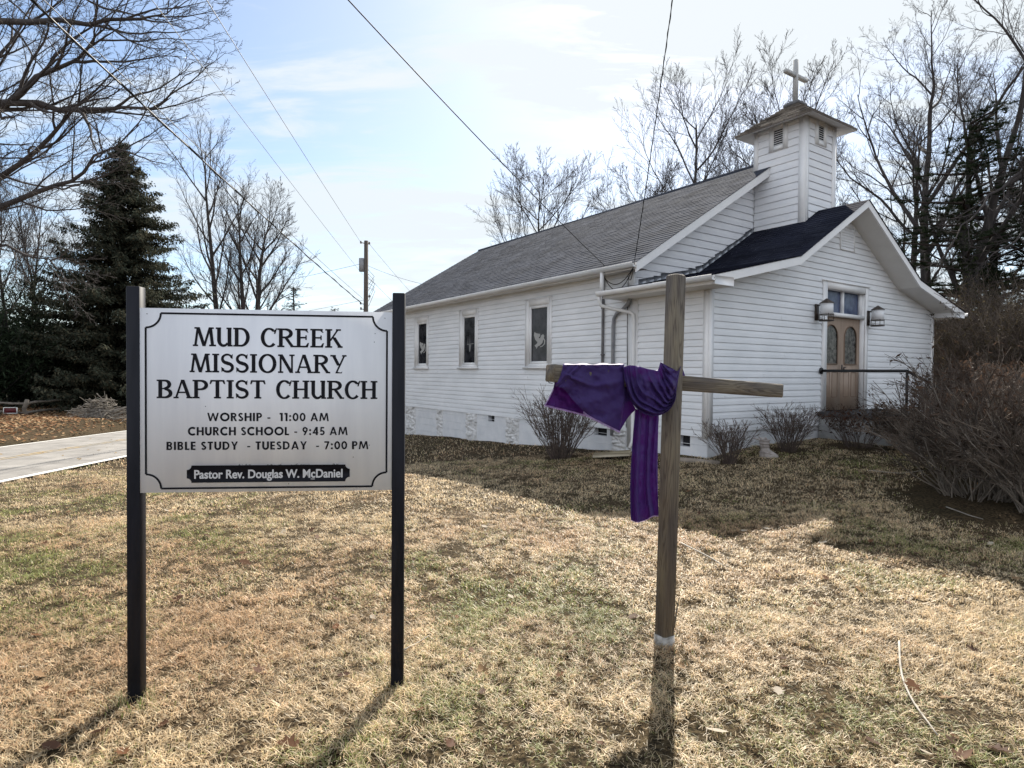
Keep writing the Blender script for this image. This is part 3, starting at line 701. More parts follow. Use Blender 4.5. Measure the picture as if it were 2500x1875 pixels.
# entrance landing, steps and rail
g = Geo(); g.box(3.62, 6.0, -1.70, -0.03, -0.3, 0.74); 
for k in range(3): g.box(3.7, 5.9, -2.0 - .3 * k, -1.701 - .3 * k, -0.3, 0.56 - .17 * k)
steps = g.build('steps', MAT['concrete'], church)
g = Geo(); g.box(3.58, 6.04, -1.74, -0.02, 0.741, 0.84); g.build('landing_slab', mat('dark_slab', (0.05, 0.05, 0.055), (0.09, 0.09, 0.095), scale=6, rough=0.9), steps)
g = Geo(); ru = 3.66
g.tube([(ru, -.03, 1.705), (ru, -1.70, 1.705)], 0.028, 8, True); g.tube([(ru, -1.70, 1.72), (ru, -1.70, 0.842)], 0.026, 8, True)
g.tube([(ru, -1.70, 1.705), (ru, -2.75, 1.10)], 0.028, 8, True); g.tube([(ru, -2.70, 1.12), (ru, -2.70, 0.1)], 0.026, 8, True)
g.tube([(ru, -.026, 1.705), (ru, -.05, 1.705)], 0.07, 8, True)
g.build('handrail', MAT['black_iron'], church, smooth=False)

# belfry
BU0, BU1, BV0, BV1 = 3.985, 5.19, 0.58, 1.84
BZ = 7.36
bel = Geo()
lap(bel, left_map(BU0), 4.3, BZ, 0.166, lambda z: (BV0, BV1)); lap(bel, front_map(BV0), 4.3, BZ, 0.166, lambda z: (BU0, BU1))
lap(bel, right_map(BU1), 4.3, BZ, 0.166, lambda z: (BV0, BV1)); lap(bel, back_map(BV1), 5.6, BZ, 0.166, lambda z: (BU0, BU1))
bel.box(BU0 + .02, BU1 - .02, BV0 + .02, BV1 - .02, 4.2, BZ)
belfry = bel.build('belfry', MAT['clapboard'], church)
g = Geo(); e = 0.026
for (u0, u1, v0, v1) in [(BU0 - e, BU0 - .002, BV0 - e, BV0 + .145), (BU0 - .002, BU0 + .10, BV0 - e, BV0 - .002), (BU0 - e, BU0 - .002, BV1 - .09, BV1 + e), (BU1 - .13, BU1 + e, BV0 - e, BV0 - .002), (BU1 + .002, BU1 + e, BV0 - .002, BV0 + .12), (BU1 + .002, BU1 + e, BV1 - .1, BV1 + e), (BU0 - .002, BU0 + .1, BV1 + .002, BV1 + e)]:
    g.box(u0, u1, v0, v1, 4.3 if v0 < 1.5 else 6.3, BZ)
g.box(BU0 - .022, BU0 - .003, BV0 + .147, BV1 - .092, BZ - .10, BZ - .001)
g.box(BU0 + .102, BU1 - .132, BV0 - .022, BV0 - .003, BZ - .10, BZ - .001)
g.build('corner_trim', MAT['trim'], belfry)
def louver(P, a0, a1, z0, z1):
    fr = Geo()
    def pb(a, b, c, d, o0, o1):
        pts = [P(x, z, o) for o in (o0, o1) for x, z in ((a, c), (b, c), (b, d), (a, d))]
        i = fr.add(pts); fr.q.append(np.array([[0, 1, 2, 3], [4, 5, 6, 7], [0, 1, 5, 4], [1, 2, 6, 5], [2, 3, 7, 6], [3, 0, 4, 7]]) + i)
    w = 0.115
    pb(a0 - w, a0, z0 - .1, z1 + .07, .003, .04); pb(a1, a1 + w, z0 - .1, z1 + .07, .003, .04); pb(a0, a1, z0 - .1, z0, .003, .04); pb(a0, a1, z1, z1 + .07, .003, .04)
    n = 8
    for k in range(n):
        zz = z0 + (k + .5) * (z1 - z0) / n
        fr.quad(P(a0, zz - .010, .034), P(a1, zz - .010, .034), P(a1, zz + .003, .026), P(a0, zz + .003, .026))
        fr.quad(P(a0, zz - .010, .034), P(a1, zz - .010, .034), P(a1, zz - .014, .034), P(a0, zz - .014, .034))
    o = fr.build('louver_vent', MAT['trim'], belfry)
    g = Geo(); g.quad(P(a0, z0, .0185), P(a1, z0, .0185), P(a1, z1, .0185), P(a0, z1, .0185)); d = g.build('vent_opening', MAT['dark'], belfry)
louver(left_map(BU0), 1.113, 1.348, 6.895, 7.29); louver(front_map(BV0), 4.445, 4.672, 6.92, 7.31)
ee = 0.34; ez = 7.30; bc = ((BU0 + BU1) / 2, (BV0 + BV1) / 2)
cor = [(BU0 - ee, BV0 - ee), (BU1 + ee, BV0 - ee), (BU1 + ee, BV1 + ee), (BU0 - ee, BV1 + ee)]
g = Geo(); hcap = 0.15; zc_ = 7.93
cc = [(bc[0] - hcap, bc[1] - hcap), (bc[0] + hcap, bc[1] - hcap), (bc[0] + hcap, bc[1] + hcap), (bc[0] - hcap, bc[1] + hcap)]
for k in range(4):
    a, b, c, d = cor[k], cor[(k + 1) % 4], cc[(k + 1) % 4], cc[k]
    roof_plane(g, (*a, ez), (*b, ez), (*d, zc_), (*c, zc_), row=0.13, lift=0.022)
for k in range(4):
    a, b = cor[k], cor[(k + 1) % 4]; g.quad((*a, ez + .012), (*b, ez + .012), (*b, ez - .03), (*a, ez - .03))
g.build('belfry_roof', MAT['shingle_tan'], belfry)
g = Geo(); wc = [(BU0, BV0), (BU1, BV0), (BU1, BV1), (BU0, BV1)]
for k in range(4):
    a, b, c, d = cor[k], cor[(k + 1) % 4], wc[(k + 1) % 4], wc[k]
    g.quad((*a, ez - .028), (*b, ez - .028), (*c, BZ + .01), (*d, BZ + .01))
g.build('belfry_soffit', MAT['soffit'], belfry)
g = Geo(); g.box(bc[0] - .19, bc[0] + .19, bc[1] - .19, bc[1] + .19, 7.92, 7.985); g.box(bc[0] - .16, bc[0] + .16, bc[1] - .16, bc[1] + .16, 7.986, 8.01)
g.build('belfry_cap', mat('grey_cap', (0.10, 0.10, 0.11), (0.2, 0.2, 0.2), scale=9, rough=0.7), belfry)
g = Geo(); w = 0.043
g.box(bc[0] - w, bc[0] + w, bc[1] - w, bc[1] + w, 8.01, 9.02)
g.box(bc[0] - .44, bc[0] - w - .001, bc[1] - w * .95, bc[1] + w * .95, 8.61, 8.69); g.box(bc[0] + w + .001, bc[0] + .44, bc[1] - w * .95, bc[1] + w * .95, 8.61, 8.69)
g.build('roof_cross', mat('grey_white_wood', (0.34, 0.34, 0.34), (0.5, 0.5, 0.49), scale=6, rough=0.8, stretch=(3, 3, .6)), belfry)
# ---------------------------------------------------------------- the church sign between two black posts (local x along the panel, y to the back)
SIGN_RZ = math.radians(5.9459)
sign = empty('church_sign', (-1.779, 2.940, 0.0), SIGN_RZ, 'white church sign board with black lettering between two black posts', 'sign')
PZ, PW, PH = 1.898, 1.1876, 0.886
for x0, x1, zt in ((-0.0612, -0.0006, 2.0), (1.1884, 1.2492, 1.995)):
    g = Geo(); g.cbox(x0, x1, -0.003, 0.060, -0.25, zt, 0.003); g.build('post', MAT['sign_post'], sign)
g = Geo(); g.box(0, PW, 0.0, 0.020, PZ - PH, PZ); panel = g.build('panel', MAT['sign_panel'], sign)
PT = lambda s, t, o=0.0: (s, -o, PZ + t)

class Ink:
    """flat strokes laid on the panel, each a hair thicker than the one before so that none share a plane"""
    def __init__(s, base=0.0008): s.g = Geo(); s.k = 0; s.b = base
    def o(s): s.k += 1; return s.b + 0.000012 * (s.k % 40)
    def poly(s, pts):
        o = s.o(); s.g.poly([PT(x, y, o) for x, y in pts])
    def strip(s, pts, w):
        pts = np.asarray(pts, float); n = len(pts); w = np.full(n, w) if np.isscalar(w) else np.asarray(w, float)
        t = np.empty_like(pts); t[1:-1] = pts[2:] - pts[:-2]; t[0] = pts[1] - pts[0]; t[-1] = pts[-1] - pts[-2]
        t /= np.linalg.norm(t, axis=1)[:, None] + 1e-12; nr = np.stack([-t[:, 1], t[:, 0]], 1) * (w / 2)[:, None]
        o = s.o(); L, R = pts + nr, pts - nr
        s.g.grid(np.stack([np.array([PT(*p, o) for p in L]), np.array([PT(*p, o) for p in R])], 1))
def arcpts(cx, cy, rx, ry, a0, a1, n=22):
    t = np.radians(np.linspace(a0, a1, n)); return np.stack([cx + rx * np.cos(t), cy + ry * np.sin(t)], 1)
T, TH, SH = 0.19, 0.10, 0.085                # thick stem, thin stroke, serif height
def ln(a, b, w): return ('s', [a, b], w)
def slab(x, y, w): return ('p', [(x - w / 2, y), (x + w / 2, y), (x + w / 2, y + SH), (x - w / 2, y + SH)])
def stem(x, top=True, bot=True, w=T):
    r = [('p', [(x - w / 2, 0), (x + w / 2, 0), (x + w / 2, 1), (x - w / 2, 1)])]
    if bot: r.append(slab(x, 0, w + .17))
    if top: r.append(slab(x, 1 - SH, w + .17))
    return r
def diag(a, b, w):                              # flat-ended slanted stroke
    return ('p', [(a[0] - w / 2, a[1]), (a[0] + w / 2, a[1]), (b[0] + w / 2, b[1]), (b[0] - w / 2, b[1])])
def bowl(cx, cy, rx, ry, a0, a1, thick=T, thin=TH, n=26):
    t = np.linspace(a0, a1, n); w = thin + (thick - thin) * np.abs(np.cos(np.radians(t))) ** 1.3
    return ('s', arcpts(cx, cy, rx - thick / 2, ry - thin / 2, a0, a1, n), w)
SERIF = {
 'M': (1.10, [diag((.11, 0), (.24, 1), .12), diag((.25, 1), (.55, 0), .17), diag((.55, 0), (.84, 1), .12), diag((.86, 1), (.97, 0), .16), slab(.12, 0, .26), slab(.97, 0, .34), slab(.18, 1 - SH, .22), slab(.92, 1 - SH, .22)]),
 'U': (0.84, [diag((.16, .3), (.16, 1), T), slab(.13, 1 - SH, .26), ('s', arcpts(.385, .33, .225, .29, 180, 330), np.linspace(T, TH, 22)), diag((.68, 0), (.68, 1), T), slab(.66, 1 - SH, .26), slab(.72, 0, .24)]),
 'D': (0.86, stem(.17, 0, 0) + [slab(.15, 0, .3), slab(.15, 1 - SH, .3), bowl(.38, .5, .45, .5, -90, 90), ('p', [(.17, 0), (.40, 0), (.40, TH), (.17, TH)]), ('p', [(.17, 1 - TH), (.40, 1 - TH), (.40, 1), (.17, 1)])]),
 'C': (0.84, [bowl(.47, .5, .43, .52, 52, 318), diag((.74, .70), (.84, 1.0), .07), ('p', [(.60, .84), (.80, .78), (.86, 1.0), (.76, .92)])]),
 'R': (0.88, stem(.19) + [bowl(.40, .735, .40, .265, -90, 90), ('p', [(.2, 1 - TH), (.42, 1 - TH), (.42, 1), (.2, 1)]), ('p', [(.2, .47), (.42, .47), (.42, .47 + TH), (.2, .47 + TH)]), diag((.80, 0), (.45, .50), .18), slab(.80, 0, .24)]),
 'E': (0.74, stem(.19, 1, 1) + [('p', [(.2, 1 - TH), (.62, 1 - TH), (.70, .80), (.64, .80), (.52, 1 - TH - .01), (.66, 1), (.2, 1)]), ('p', [(.2, 1 - .09), (.66, 1 - .09), (.64, 1), (.2, 1)]), ('p', [(.2, .48), (.55, .48), (.55, .565), (.2, .565)]), ('p', [(.53, .40), (.60, .40), (.60, .65), (.53, .65)]), ('p', [(.2, 0), (.66, 0), (.72, .24), (.65, .24), (.55, .09), (.2, .09)])]),
 'K': (0.90, stem(.19) + [diag((.26, .36), (.68, 1), .10), diag((.80, 0), (.45, .56), .19), slab(.69, 1 - SH, .26), slab(.78, 0, .26)]),
 'I': (0.40, stem(.20)),
 'S': (0.74, [('s', np.vstack([arcpts(.37, .735, .25, .225, 35, 265, 20), arcpts(.37, .265, .27, .22, 85, -150, 20)]), np.concatenate([np.linspace(TH, TH + .01, 8), np.linspace(TH + .02, T, 12), np.linspace(T, TH, 20)])), ('p', [(.52, .80), (.64, .72), (.66, 1.0), (.58, .92)]), ('p', [(.08, 0), (.13, .08), (.22, .20), (.06, .30)])]),
 'O': (1.0, [bowl(.50, .5, .47, .52, 0, 360, n=44)]),
 'N': (0.90, [diag((.16, 0), (.16, 1), .10), diag((.17, 1), (.74, 0), .19), diag((.76, 0), (.76, 1), .10), slab(.16, 0, .28), slab(.14, 1 - SH, .22), slab(.76, 1 - SH, .28)]),
 'A': (0.92, [diag((.12, 0), (.44, 1), .10), diag((.80, 0), (.46, 1), .18), ('p', [(.24, .28), (.68, .28), (.68, .36), (.24, .36)]), slab(.13, 0, .26), slab(.80, 0, .30)]),
 'Y': (0.88, [diag((.46, .42), (.16, 1), .18), diag((.33, .02), (.78, 1), .10), slab(.16, 1 - SH, .30), slab(.76, 1 - SH, .24), ('p', [(.28, 0), (.62, .0), (.66, .10), (.56, .05), (.33, .09)])]),
 'B': (0.82, stem(.19, 1, 1) + [bowl(.40, .745, .34, .255, -90, 90), bowl(.40, .27, .40, .27, -90, 90), ('p', [(.2, 1 - TH), (.41, 1 - TH), (.41, 1), (.2, 1)]), ('p', [(.2, .49), (.41, .49), (.41, .49 + TH * .7), (.2, .49 + TH * .7)]), ('p', [(.2, 0), (.41, 0), (.41, TH), (.2, TH)])]),
 'P': (0.82, stem(.19) + [bowl(.40, .72, .40, .28, -90, 90), ('p', [(.2, 1 - TH), (.42, 1 - TH), (.42, 1), (.2, 1)]), ('p', [(.2, .44), (.42, .44), (.42, .44 + TH), (.2, .44 + TH)])]),
 'T': (0.84, stem(.42, 0, 1) + [('p', [(.08, 1 - .09), (.76, 1 - .09), (.78, 1), (.06, 1)]), ('p', [(.02, .78), (.09, .78), (.16, .92), (.07, 1)]), ('p', [(.82, .78), (.75, .78), (.68, .92), (.77, 1)])]),
 'H': (0.92, stem(.19) + stem(.73) + [('p', [(.2, .47), (.72, .47), (.72, .56), (.2, .56)])]),
 ' ': (0.42, []),
}
W = 0.235
def vst(x, y0=0, y1=1): return ('p', [(x - W / 2, y0), (x + W / 2, y0), (x + W / 2, y1), (x - W / 2, y1)])
def hst(x0, x1, y, w=.18): return ('p', [(x0, y), (x1, y), (x1, y + w), (x0, y + w)])
def rg(cx, cy, rx, ry, a0=0, a1=360, n=36): return ('s', arcpts(cx, cy, rx - W / 2, ry - W / 2, a0, a1, n), W)
SANS = {
 'W': (1.34, [diag((.36, 0), (.10, 1), .20), diag((.36, 0), (.66, .98), .17), diag((.94, 0), (.66, .98), .17), diag((.94, 0), (1.22, 1), .20)]),
 'O': (1.12, [rg(.56, .5, .55, .53)]),
 'R': (0.74, [vst(.13), ('s', arcpts(.36, .72, .20, .19, -90, 90), .19), hst(.13, .37, .815, .185), hst(.13, .37, .44, .18), diag((.62, 0), (.36, .5), .22)]),
 'S': (0.64, [('s', np.vstack([arcpts(.32, .735, .185, .17, 25, 265, 18), arcpts(.31, .27, .205, .175, 85, -155, 18)]), .19)]),
 'H': (0.86, [vst(.13), vst(.71), hst(.2, .66, .42)]), 'I': (0.30, [vst(.13)]),
 'P': (0.70, [vst(.13), ('s', arcpts(.36, .70, .20, .21, -90, 90), .19), hst(.13, .37, .815, .185), hst(.13, .37, .40, .18)]),
 '-': (0.44, [hst(.05, .39, .30, .15)]), ' ': (0.34, []),
 '1': (0.46, [vst(.29), ('p', [(.04, .80), (.22, .80), (.22, 1), (.04, 1)])]),
 ':': (0.32, [rg(.15, .13, .12, .12), rg(.15, .62, .12, .12)]),
 '0': (0.72, [('s', arcpts(.36, .5, .245, .41, 0, 360, 36), .20)]),
 'A': (0.94, [diag((.12, 0), (.46, 1), .20), diag((.80, 0), (.46, 1), .20), hst(.22, .7, .20, .15)]),
 'M': (1.16, [diag((.10, 0), (.24, 1), .19), diag((.28, 1), (.57, .08), .17), diag((.86, 1), (.57, .08), .17), diag((1.04, 0), (.90, 1), .19)]),
 'C': (0.90, [rg(.53, .5, .53, .53, 48, 312)]),
 'U': (0.82, [vst(.13, .33), vst(.67, .33), ('s', arcpts(.40, .36, .27, .27, 180, 360), W)]),
 'L': (0.56, [vst(.13), hst(.13, .52, 0)]),
 '9': (0.70, [('s', arcpts(.35, .67, .22, .23, 0, 360, 30), .19), diag((.26, 0), (.56, .62), .20)]),
 '4': (0.74, [vst(.52), hst(.02, .70, .20, .16), diag((.10, .22), (.48, 1), .18)]),
 '5': (0.66, [('s', arcpts(.30, .31, .23, .22, 105, -140, 26), .19), diag((.16, .42), (.22, 1), .17), hst(.16, .56, .82, .18)]),
 'B': (0.72, [vst(.13), ('s', arcpts(.36, .74, .17, .17, -90, 90), .18), ('s', arcpts(.36, .28, .20, .195, -90, 90), .18), hst(.13, .37, .82, .18), hst(.13, .37, .44, .17), hst(.13, .37, 0, .18)]),
 'E': (0.60, [vst(.13), hst(.13, .54, 0), hst(.13, .54, .82), hst(.13, .52, .42, .17)]),
 'T': (0.66, [vst(.32), hst(.02, .62, .82)]),
 'D': (0.86, [vst(.13), ('s', arcpts(.32, .5, .38, .41, -90, 90), .195), hst(.13, .33, .815, .185), hst(.13, .33, 0, .185)]),
 'Y': (0.82, [vst(.40, 0, .5), diag((.40, .40), (.12, 1), .20), diag((.40, .40), (.68, 1), .20)]),
 '7': (0.66, [hst(.04, .60, .82), diag((.20, 0), (.52, .9), .20)]),
}
def write(text, font, s0, t0, s1, cap, gap, name, extra=None):
    adv = [font[c][0] + gap for c in text]; tot = sum(adv) - gap
    kx = (s1 - s0) / tot; ink = Ink(); x = 0.0
    for c, a in zip(text, adv):
        for st in font[c][1]:
            P = np.asarray(st[1], float)
            if st[0] == 'p': ink.poly(np.stack([s0 + (x + P[:, 0]) * kx, t0 + P[:, 1] * cap], 1))
            else:
                Q = np.stack([s0 + (x + P[:, 0]) * kx, t0 + P[:, 1] * cap], 1); ink.strip(Q, np.asarray(st[2]) * (kx + cap) / 2)
        x += a
    return ink.g.build(name, MAT['sign_black'], sign)
write('MUD CREEK', SERIF, 0.2426, -0.1795, 0.9460, 0.0915, 0.03, 'lettering')
write('MISSIONARY', SERIF, 0.2275, -0.3055, 0.966, 0.0905, 0.03, 'lettering')
write('BAPTIST CHURCH', SERIF, 0.075, -0.4315, 1.1174, 0.0895, 0.03, 'lettering')
write('WORSHIP -  11:00 AM', SANS, 0.3079, -0.5417, 0.8824, 0.0405, 0.10, 'lettering')
write('CHURCH SCHOOL - 9:45 AM', SANS, 0.2183, -0.6107, 0.9733, 0.0405, 0.10, 'lettering')
write('BIBLE STUDY  - TUESDAY  - 7:00 PM', SANS, 0.1197, -0.6810, 1.0744, 0.0400, 0.10, 'lettering')
# border with scooped corners
ink = Ink(); a, b, c, d, r, w = 0.0265, 1.1625, -0.024, -0.8665, 0.069, 0.0092
ink.strip([(a + r, c), (b - r, c)], w); ink.strip([(a + r, d), (b - r, d)], w); ink.strip([(a, d + r), (a, c - r)], w); ink.strip([(b, d + r), (b, c - r)], w)
ink.strip(arcpts(a, c, r, r, 0, -90), w); ink.strip(arcpts(b, c, r, r, 180, 270), w); ink.strip(arcpts(a, d, r, r, 0, 90), w); ink.strip(arcpts(b, d, r, r, 90, 180), w)
ink.g.build('border', MAT['sign_black'], sign)
ink = Ink()
for x, y in ((.033, -.028), (1.104, -.107), (1.10, -.149), (1.152, -.03), (1.0, -.72), (1.078, -.661), (.82, -.826), (1.157, -.795), (.69, -.85), (.30, -.47)): ink.poly(arcpts(x, y, .0022, .0022, 0, 330, 8))
ink.g.build('nail', MAT['sign_black'], sign)
# name plate with scooped corners, worn top edge
x0, x1, y0, y1, q = .2147, .9834, -.8393, -.7566, .0215
L = [(x0 + q, y0)] + [(x1 - q, y0)] + list(map(tuple, arcpts(x1, y0, q, q, 180, 90, 6)))[1:] + list(map(tuple, arcpts(x1, y1, q, q, 270, 180, 6))) + list(map(tuple, arcpts(x0, y1, q, q, 0, -90, 6))) + list(map(tuple, arcpts(x0, y0, q, q, 90, 0, 6)))[:-1]
g = Geo(); g.prism([PT(x, y, 0.0005) for x, y in L], (0, -0.004, 0)); plate = g.build('name_plate', MAT['sign_black'], sign)
ink = Ink(0.0008); rp = random.Random(8)
for xa, xb in ((.452, .51), (.585, .655), (.70, .79), (.90, .93)):
    n = 9; up = [(xa + (xb - xa) * k / n, y1 - .0008 + rp.uniform(0, .008)) for k in range(n + 1)]
    ink.poly([(xa, y1 - .003)] + up + [(xb, y1 - .003)])
ink.g.build('worn_edge', mat('worn_paint', (0.03, 0.03, 0.035), (0.45, 0.45, 0.46), scale=260, rough=0.8, lo=.42, hi=.55), plate)
cu = bpy.data.curves.new('name_text', 'FONT'); cu.body = 'Pastor Rev. Douglas W. McDaniel'; cu.size = 0.05; cu.offset = 0.0010; cu.fill_mode = 'FRONT'
to = bpy.data.objects.new('name_text', cu); COL.objects.link(to); bpy.context.view_layer.update()
me = bpy.data.meshes.new_from_object(to.evaluated_get(bpy.context.evaluated_depsgraph_get())); bpy.data.objects.remove(to)
co = np.empty(len(me.vertices) * 3); me.vertices.foreach_get('co', co); co = co.reshape(-1, 3)
capv = 0.0395; xs = (0.949 - 0.2495) / (co[:, 0].max() - co[:, 0].min()); capm = co[:, 1].max() * 0.97
N3 = np.stack([0.2495 + (co[:, 0] - co[:, 0].min()) * xs, np.full(len(co), -0.0052), PZ - 0.8185 + co[:, 1] * capv / capm], 1)
fl = np.array([list(t.vertices) for t in (me.calc_loop_triangles() or me.loop_triangles)])
g = Geo()
for k, dx in enumerate((-.0005, .0005)):
    i = g.add(N3 + np.array([dx, -.00004 * k, .0003 * (k * 2 - 1)])); g.t.append(fl + i)
g.build('lettering', MAT['plate_text'], plate)
g = Geo()
for y in (-.8245, -.8285): g.poly([PT(.796, y, .0053), (.816, -.0053, PZ + y), (.816, -.0053, PZ + y + .0015), (.796, -.0053, PZ + y + .0015)])
g.build('underline', MAT['plate_text'], plate)

# ---------------------------------------------------------------- wooden cross on the lawn and the purple cloth on it
CA = math.radians(31.0)
CB = np.array([0.915, 3.62, 0.0]); BD = np.array([math.cos(CA), math.sin(CA), 0]); BN = np.array([math.sin(CA), -math.cos(CA), 0])
cross = empty('wooden_cross', tuple(CB), CA, 'tall weathered wooden cross standing in the lawn with purple cloth on one arm', 'cross')
top = at(1650, 690, 3.62); lean = math.atan2(top[0] - CB[0], 2.17)
h = 0.0445
g = Geo(); g.cbox(-h, h, -h, h, 0.055, 2.185, 0.010)
post = g.build('post', MAT['lumber'], cross); post.rotation_euler = (lean * math.sin(CA), lean * math.cos(CA), 0)
SLOPE = -0.057
TL_, TR_ = -0.865, 1.0
for nm, t0, t1 in (('beam', TL_, -h * .98), ('beam', h * .98, TR_)):
    g = Geo(); Lb = t1 - t0; g.cbox(-h, h, -h, h, 0, Lb, 0.008)
    bm_ = g.build('beam', MAT['lumber'], cross)
    ang = math.atan(SLOPE)
    zc0 = 1.553 + SLOPE * t0
    bm_.matrix_local = Matrix.Translation((t0 + lean * 1.55, 0, zc0)) @ Matrix.Rotation(math.pi / 2 - ang, 4, 'Y') @ Matrix.Rotation(math.pi / 2, 4, 'Z')
g = Geo(); an = np.linspace(0, 2 * math.pi, 9)
g.tube([(0, 0, -0.05), (0, 0, 0.062)], 0.060, 8, True); g.build('base_collar', MAT['white_collar'], cross)
g = Geo(); g.tube([(0.05, -0.03, 0.1), (0.062, -0.035, 0.2), (0.075, -0.04, 0.28)], [0.006, 0.005, 0.0015], 5); g.build('splinter', MAT['lumber'], cross)

def bp_(zx, zy, n=0.0):
    """point of the cloth: read off the photograph, set at its real distance on the upright plane of the beam, n metres in front of the beam's axis"""
    d = ray(1300 + 0.18083 * zx, 860 + 0.18083 * zy); P0 = CB + BN * n
    return CAM_C + d * (np.dot(P0 - CAM_C, BN) / np.dot(d, BN))
def cat(pts, n):
    """smooth curve through 2D points"""
    p = np.asarray(pts, float); p = np.vstack([2 * p[0] - p[1], p, 2 * p[-1] - p[-2]]); m = len(p) - 3
    u = np.linspace(0, m - 1e-9, n); i = u.astype(int); t = (u - i)[:, None]
    a, b, c, d = p[i], p[i + 1], p[i + 2], p[i + 3]
    return 0.5 * (2 * b + (c - a) * t + (2 * a - 5 * b + 4 * c - d) * t ** 2 + (-a + 3 * b - 3 * c + d) * t ** 3)
cl_g = Geo()
from mathutils import noise
def sheet(curves, n0, ndisp, nu=70, nv=60, crumple=1.0, sd0=1.7):
    """curves: list of 2D polylines from one side to the other; lofts between them"""
    C = np.stack([cat(c, nv) for c in curves])                 # k, nv, 2
    Cx = np.stack([cat(C[:, j], nu) for j in range(nv)], 1)    # nu, nv, 2
    P = np.zeros((nu, nv, 3))
    for i in range(nu):
        for j in range(nv):
            q = bp_(Cx[i, j, 0], Cx[i, j, 1], n0); V_ = Vector(q); crm = .011 * noise.noise(V_ * 13 + Vector((sd0, 0, 0))) + .006 * noise.noise(V_ * 31 + Vector((0, sd0, 0))) + .0035 * abs(noise.noise(V_ * 55)) - .006 * abs(noise.noise(V_ * 22 + Vector((7, sd0, 1))))
            P[i, j] = bp_(Cx[i, j, 0], Cx[i, j, 1], n0 + ndisp(i / (nu - 1), j / (nv - 1)) + crm * crumple)
    cl_g.grid(P); return P
sn = math.sin
# front sheet over the left arm
front_c = [[(412, 172), (395, 260), (350, 380), (300, 455)], [(520, 170), (480, 300), (440, 420), (425, 500)], [(660, 172), (620, 350), (590, 520), (575, 675)], [(830, 172), (800, 420), (770, 640), (735, 832)],
           [(1030, 170), (1010, 420), (985, 720), (955, 952)], [(1238, 168), (1240, 420), (1232, 720), (1178, 1062)]]
PF = sheet(front_c, h + .004, lambda a, b: .012 * sn(a * 9 + b * 2.0) * b + .012 * b * (1 - b) + .013 * math.exp(-((b - .34 - .05 * sn(a * 4)) / .05) ** 2) * min(1, a * 4) * min(1, (1 - a) * 5) + .007 * sn(a * 23 + b * 9 + 2 * sn(a * 5)) * (.3 + b) + .012 * math.exp(-((a - .36 + .35 * b) / .035) ** 2) * (b < .36))
# back sheet, hanging behind the arm and seen below it on the left
back_c = [[(300, 300), (290, 460), (235, 590), (170, 705)], [(450, 300), (440, 460), (370, 640), (300, 738)], [(700, 300), (690, 480), (640, 660), (560, 800)], [(980, 300), (970, 500), (900, 760), (830, 880)], [(1235, 300), (1230, 520), (1190, 760), (1120, 1010)]]
PB = sheet(back_c, -h - .006, lambda a, b: -.012 * b * (1 + sn(a * 8)) - .004 * sn(a * 21))
# over the top of the arm
Tn = 10; TP = np.zeros((Tn, 40, 3))
for i in range(Tn):
    for j in range(40):
        zx = 412 + (1238 - 412) * j / 39; a = i / (Tn - 1)
        TP[i, j] = bp_(zx, 172 - (10 + 9 * abs(sn(j * .17)) + 7 * sn(j * .53 + 1)) * sn(math.pi * a), (h + .004) * (1 - a) + (-h - .006) * a)
cl_g.grid(TP)
# fold hanging to the right of the front sheet
sheet([[(1236, 300), (1240, 600), (1215, 850), (1180, 1060)], [(1262, 380), (1290, 640), (1270, 820), (1205, 1020)], [(1280, 500), (1340, 690), (1330, 800), (1240, 960)], [(1290, 560), (1392, 772), (1388, 780), (1300, 850)]], h - .014, lambda a, b: -.02 * a + .008 * sn(b * 6), 24, 30)
# wound bunch between arm and upright
wrap_c = [[(1222, 190), (1258, 420), (1330, 640), (1440, 790), (1630, 862), (1820, 800), (1925, 650), (1935, 510)],
          [(1318, 176), (1365, 420), (1430, 640), (1540, 760), (1690, 815), (1845, 750), (1930, 610), (1940, 480)],
          [(1420, 186), (1455, 420), (1520, 610), (1620, 720), (1745, 770), (1868, 700), (1932, 570), (1948, 455)],
          [(1520, 215), (1560, 400), (1620, 570), (1700, 660), (1795, 700), (1885, 640), (1935, 530), (1955, 430)],
          [(1610, 235), (1660, 380), (1715, 520), (1775, 600), (1840, 630), (1900, 580), (1940, 490), (1962, 400)],
          [(1690, 236), (1750, 340), (1800, 430), (1845, 500), (1885, 520), (1920, 490), (1950, 430), (1970, 360)],
          [(1722, 150), (1790, 260), (1840, 320), (1880, 370), (1910, 390), (1940, 370), (1965, 330), (1980, 290)],
          [(1728, 132), (1820, 185), (1880, 215), (1920, 240), (1950, 255), (1970, 250), (1985, 230), (2005, 185)]]
def wd(a, b):
    env = sn(math.pi * min(max(b, 0), 1)) ** .7
    w_ = a + .06 * sn(b * 5 + a * 7) + .03 * sn(b * 11); f1 = sn(w_ * 26 + 1.6 * sn(a * 6)); f2 = sn(w_ * 51 + b * 4); return .045 * env + .017 * (1 - 2 * abs(f1) ** .6) * (.35 + env) * (.5 + .5 * sn(a * 5 + .7)) + .008 * f2 * env - .05 * a * env * (1 - a)
sheet(wrap_c, h + .012, wd, 130, 64, 1.5)
# turn of cloth round the back of the upright, showing at its right edge
sheet([[(1965, 215), (2000, 300), (2010, 380), (1975, 480)], [(1995, 175), (2035, 260), (2040, 340), (1985, 420)], [(2010, 165), (2052, 300), (2056, 320), (2000, 390)]], .005, lambda a, b: -.05 * a + .012 * sn(b * 9), 14, 18)
